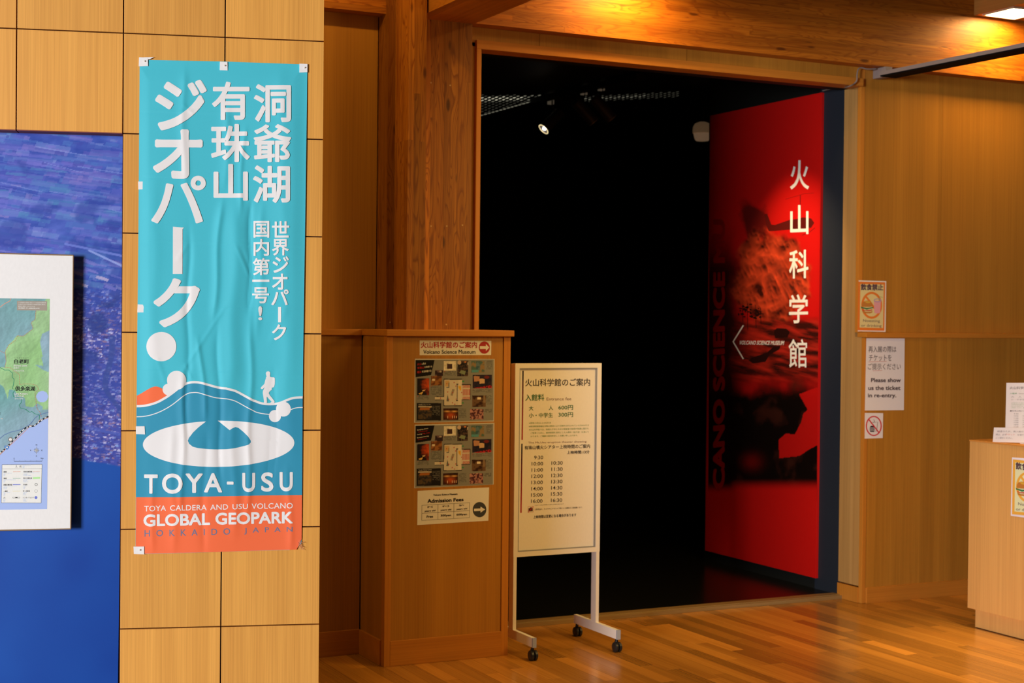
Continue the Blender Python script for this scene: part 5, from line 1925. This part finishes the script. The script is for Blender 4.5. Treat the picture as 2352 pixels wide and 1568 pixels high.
# ================================================================== RAIL, BRACKET AND CABLE
RL = root('projection_rail', (5.93, 7.0, 3.15), 'grey rail with dark underside running out from the wall below the beam', 'rail')
p0 = Vector(aty(2021, 176, 7.11))
p1 = Vector(atx(2352, 111, p0.x))
dr = (p1 - p0).normalized()
pe = p0 + dr * 3.2
up = Vector((0, 0, 1))
sx = Vector((1, 0, 0))
w_, h_ = .125, .030
MB().hexa([p0 + up * .008, p0 + sx * w_ + up * .008, pe + sx * w_ + up * .008, pe + up * .008, p0 + up * h_, p0 + sx * w_ + up * h_, pe + sx * w_ + up * h_, pe + up * h_]).build('rail', M_RAILG, RL, fixn=True)
MB().hexa([p0 + sx * .004, p0 + sx * (w_ - .004), pe + sx * (w_ - .004), pe + sx * .004, p0 + up * .0078 + sx * .002, p0 + sx * (w_ - .002) + up * .0078, pe + sx * (w_ - .002) + up * .0078, pe + up * .0078 + sx * .002]).build('track_underside', plain('track_black', (.006, .005, .005), .8, .05), RL, fixn=True, label='black open underside of the rail')
q0 = Vector(aty(2009, 158, 7.2))
q1 = Vector(aty(2021, 182, 7.2))
box('bracket', M_RAILG, (q0.x, 7.10, q1.z), (q1.x + .01, YU - .0003, q0.z), RL, .002)
CBL = root('cable', (5.8, 7.17, 3.1), 'thin grey cable looping from the rail end down into the doorway', 'cable')
pts = [aty(2012, 158, 7.16), aty(1992, 158.5, 7.17), aty(1978, 155.5, 7.18), aty(1971, 160, 7.18), aty(1968.5, 172, 7.175), aty(1968, 184, 7.17), aty(1962, 192, 7.175), aty(1950, 198.5, 7.18), aty(1935, 201.5, 7.35), aty(1915, 203, 7.45), aty(1890, 208, 7.55)]
pp = [np.array(p) for p in pts]
sm = []
P_ = [pp[0] * 2 - pp[1]] + pp + [pp[-1] * 2 - pp[-2]]
for i in range(1, len(P_) - 2):
    for j in range(5):
        t = j / 5
        sm.append(.5 * (2 * P_[i] + (P_[i + 1] - P_[i - 1]) * t + (2 * P_[i - 1] - 5 * P_[i] + 4 * P_[i + 1] - P_[i + 2]) * t * t + (3 * P_[i] - P_[i - 1] - 3 * P_[i + 1] + P_[i + 2]) * t ** 3))
sm.append(pp[-1])
MB().tube(sm, .0042, 8).build('cord', plain('cable_grey', (.22, .19, .18), .5, .3), CBL, smooth=True)
a, b = Vector(aty(1878, 210, 7.5)), Vector(aty(1800, 232, 8.2))

# ================================================================== RECEPTION DESK
DK = root('reception_desk', (6.5, 5.6, 0), 'pale wooden reception desk with recessed plinth at the right edge', 'desk')
DX = 5.96
dyf = 6.362
box('body', M_DESK, (DX, 4.3, .107), (6.75, dyf, 1.028), DK, .002)
box('plinth', M_DESK, (DX + .03, 4.33, 0.004), (6.72, dyf - .03, .107), DK)
box('plinth_shadow_gap', M_JOINT, (DX + .034, 4.334, 0), (6.716, dyf - .034, .004), DK)
box('desk_top', wood('desk_top_wood', (.62, .27, .055), .4, .4, 'Y', .6, .12, tonevar=.01), (DX - .002, 4.3, 1.028), (6.76, dyf + .002, 1.036), DK, .001)
NXm = (-1., 0, 0)
kx = lambda x, y: (2270 + (x) / 4.756, 870 + (y) / 4.756)


def stretch(px, py):
    """maps the sticker drawing onto the desk poster"""
    u = (px - 125) / 695.
    v = (py - 70) / 1262.
    return (2326.5 + u * 66, 1054.5 + v * 127 + u * 5)


D1 = sheet_thing('no_eating_poster', (DX, 0, 0), NXm, [(2324.5, 1050), (2397, 1055), (2395, 1194), (2321.5, 1184)], 'yellow no eating poster on the side of the wooden desk', 'poster', plain('poster_edge_white', (.78, .76, .88), .4, .3))
no_eating(D1, stretch, ((.78, .42, .06), (.72, .76, .48)))
D2 = sheet_thing('desk_card', (DX + .02, 0, 0), NXm, [(2283, 981.5), (2420, 983), (2420, 1019), (2280, 1014.5)], 'low white card with printed lines standing on the desk edge', 'card', plain('bright_paper', (.85, .80, .80), .5, .2), .002)
for i, (t_, x1) in enumerate((('検温のため、再入館の', 2351), ('際は、必ず　　　　　を受付', 2351), ('にご提示ください。', 2326))):
    y = 988 + i * 7.6
    D2.text('k', t_, [(2288 if i else 2291, y), (x1, y + .8), (x1, y + 4.9), (2287 if i else 2290, y + 4.1)], 0, 2, 2)
D2.text('r', 'チケット', [(2310, 995.5), (2331, 995.8), (2331, 1000), (2310, 999.8)], 0, 2, 2)
lett(D2, 'k', 'grey_lettering', (.22, .18, .2))
lett(D2, 'r', 'red_lettering', (.7, .25, .2))
D3 = sheet_thing('fee_sheet', (DX + .06, 0, 0), NXm, [(2311.5, 879), (2400, 879), (2400, 988), (2309, 988)], 'upright white fee and showing time sheet standing behind the card on the desk', 'notice', plain('bright_paper', (.85, .80, .80), .5, .2), .003)
D3.text('k', '火山科学館のご案内', [(2319, 887), (2391, 888), (2391, 894), (2319, 893.5)], .005, 2, 2)
D3.text('g', '入館料', [(2319.5, 901.5), (2336, 901.5), (2336, 905), (2319.5, 905)], .01, 2, 2)
D3.text('k2', 'Entrance fee', [(2340, 902), (2362, 902), (2362, 905), (2340, 905)], 0, 2, 2)
D3.text('k2', '大　人　600円', [(2322, 909.5), (2376, 909.5), (2376, 913), (2322, 913)], 0, 2, 2)
D3.text('k2', '小・中学生　300円', [(2322, 915.5), (2376, 915.5), (2376, 919), (2322, 919)], 0, 2, 2)
for i in range(4):
    D3.text('g3', ('※団体15名以上10%引き', '※身体障害者福祉法等の規定により手帳', '※火山科学館では、地域の子供たちほか', 'ご覧頂くために、維持管理を目的とした')[i], [(2322, 924 + i * 3.6), (2385, 924 + i * 3.6), (2385, 926.6 + i * 3.6), (2322, 926.6 + i * 3.6)], 0, 2, 2)
D3.text('k', '■有珠山噴火シアター上映時間', [(2320, 941.5), (2390, 942), (2390, 945), (2320, 945)], 0, 2, 2)
for i, (a, b) in enumerate([('9:30', None), ('10:00', '10:30'), ('11:00', '11:30'), ('12:00', '12:30'), ('13:00', '13:30'), ('14:00', '14:30'), ('15:00', '15:30')]):
    y = 948.5 + i * 5
    D3.text('k2', a, [(2329, y), (2339, y), (2339, y + 3), (2329, y + 3)], 0, 2, 2)
    if b:
        D3.text('k2', b, [(2349, y), (2359, y), (2359, y + 3), (2349, y + 3)], 0, 2, 2)
lett(D3, 'k', 'dark_lettering', (.15, .12, .12))
lett(D3, 'k2', 'grey_lettering', (.3, .27, .27))
lett(D3, 'g', 'green_lettering', (.08, .3, .1))
lett(D3, 'g3', 'pale_green_lettering', (.4, .5, .36))
# small acrylic foot that carries the upright sheet
pz = D3.P(2330, 985, 0)
box('acrylic_foot', plain('acrylic', (.7, .7, .7), .15, .5), (DX + .0605, 5.75, 1.0362), (DX + .12, 6.05, 1.04), D3.parent)
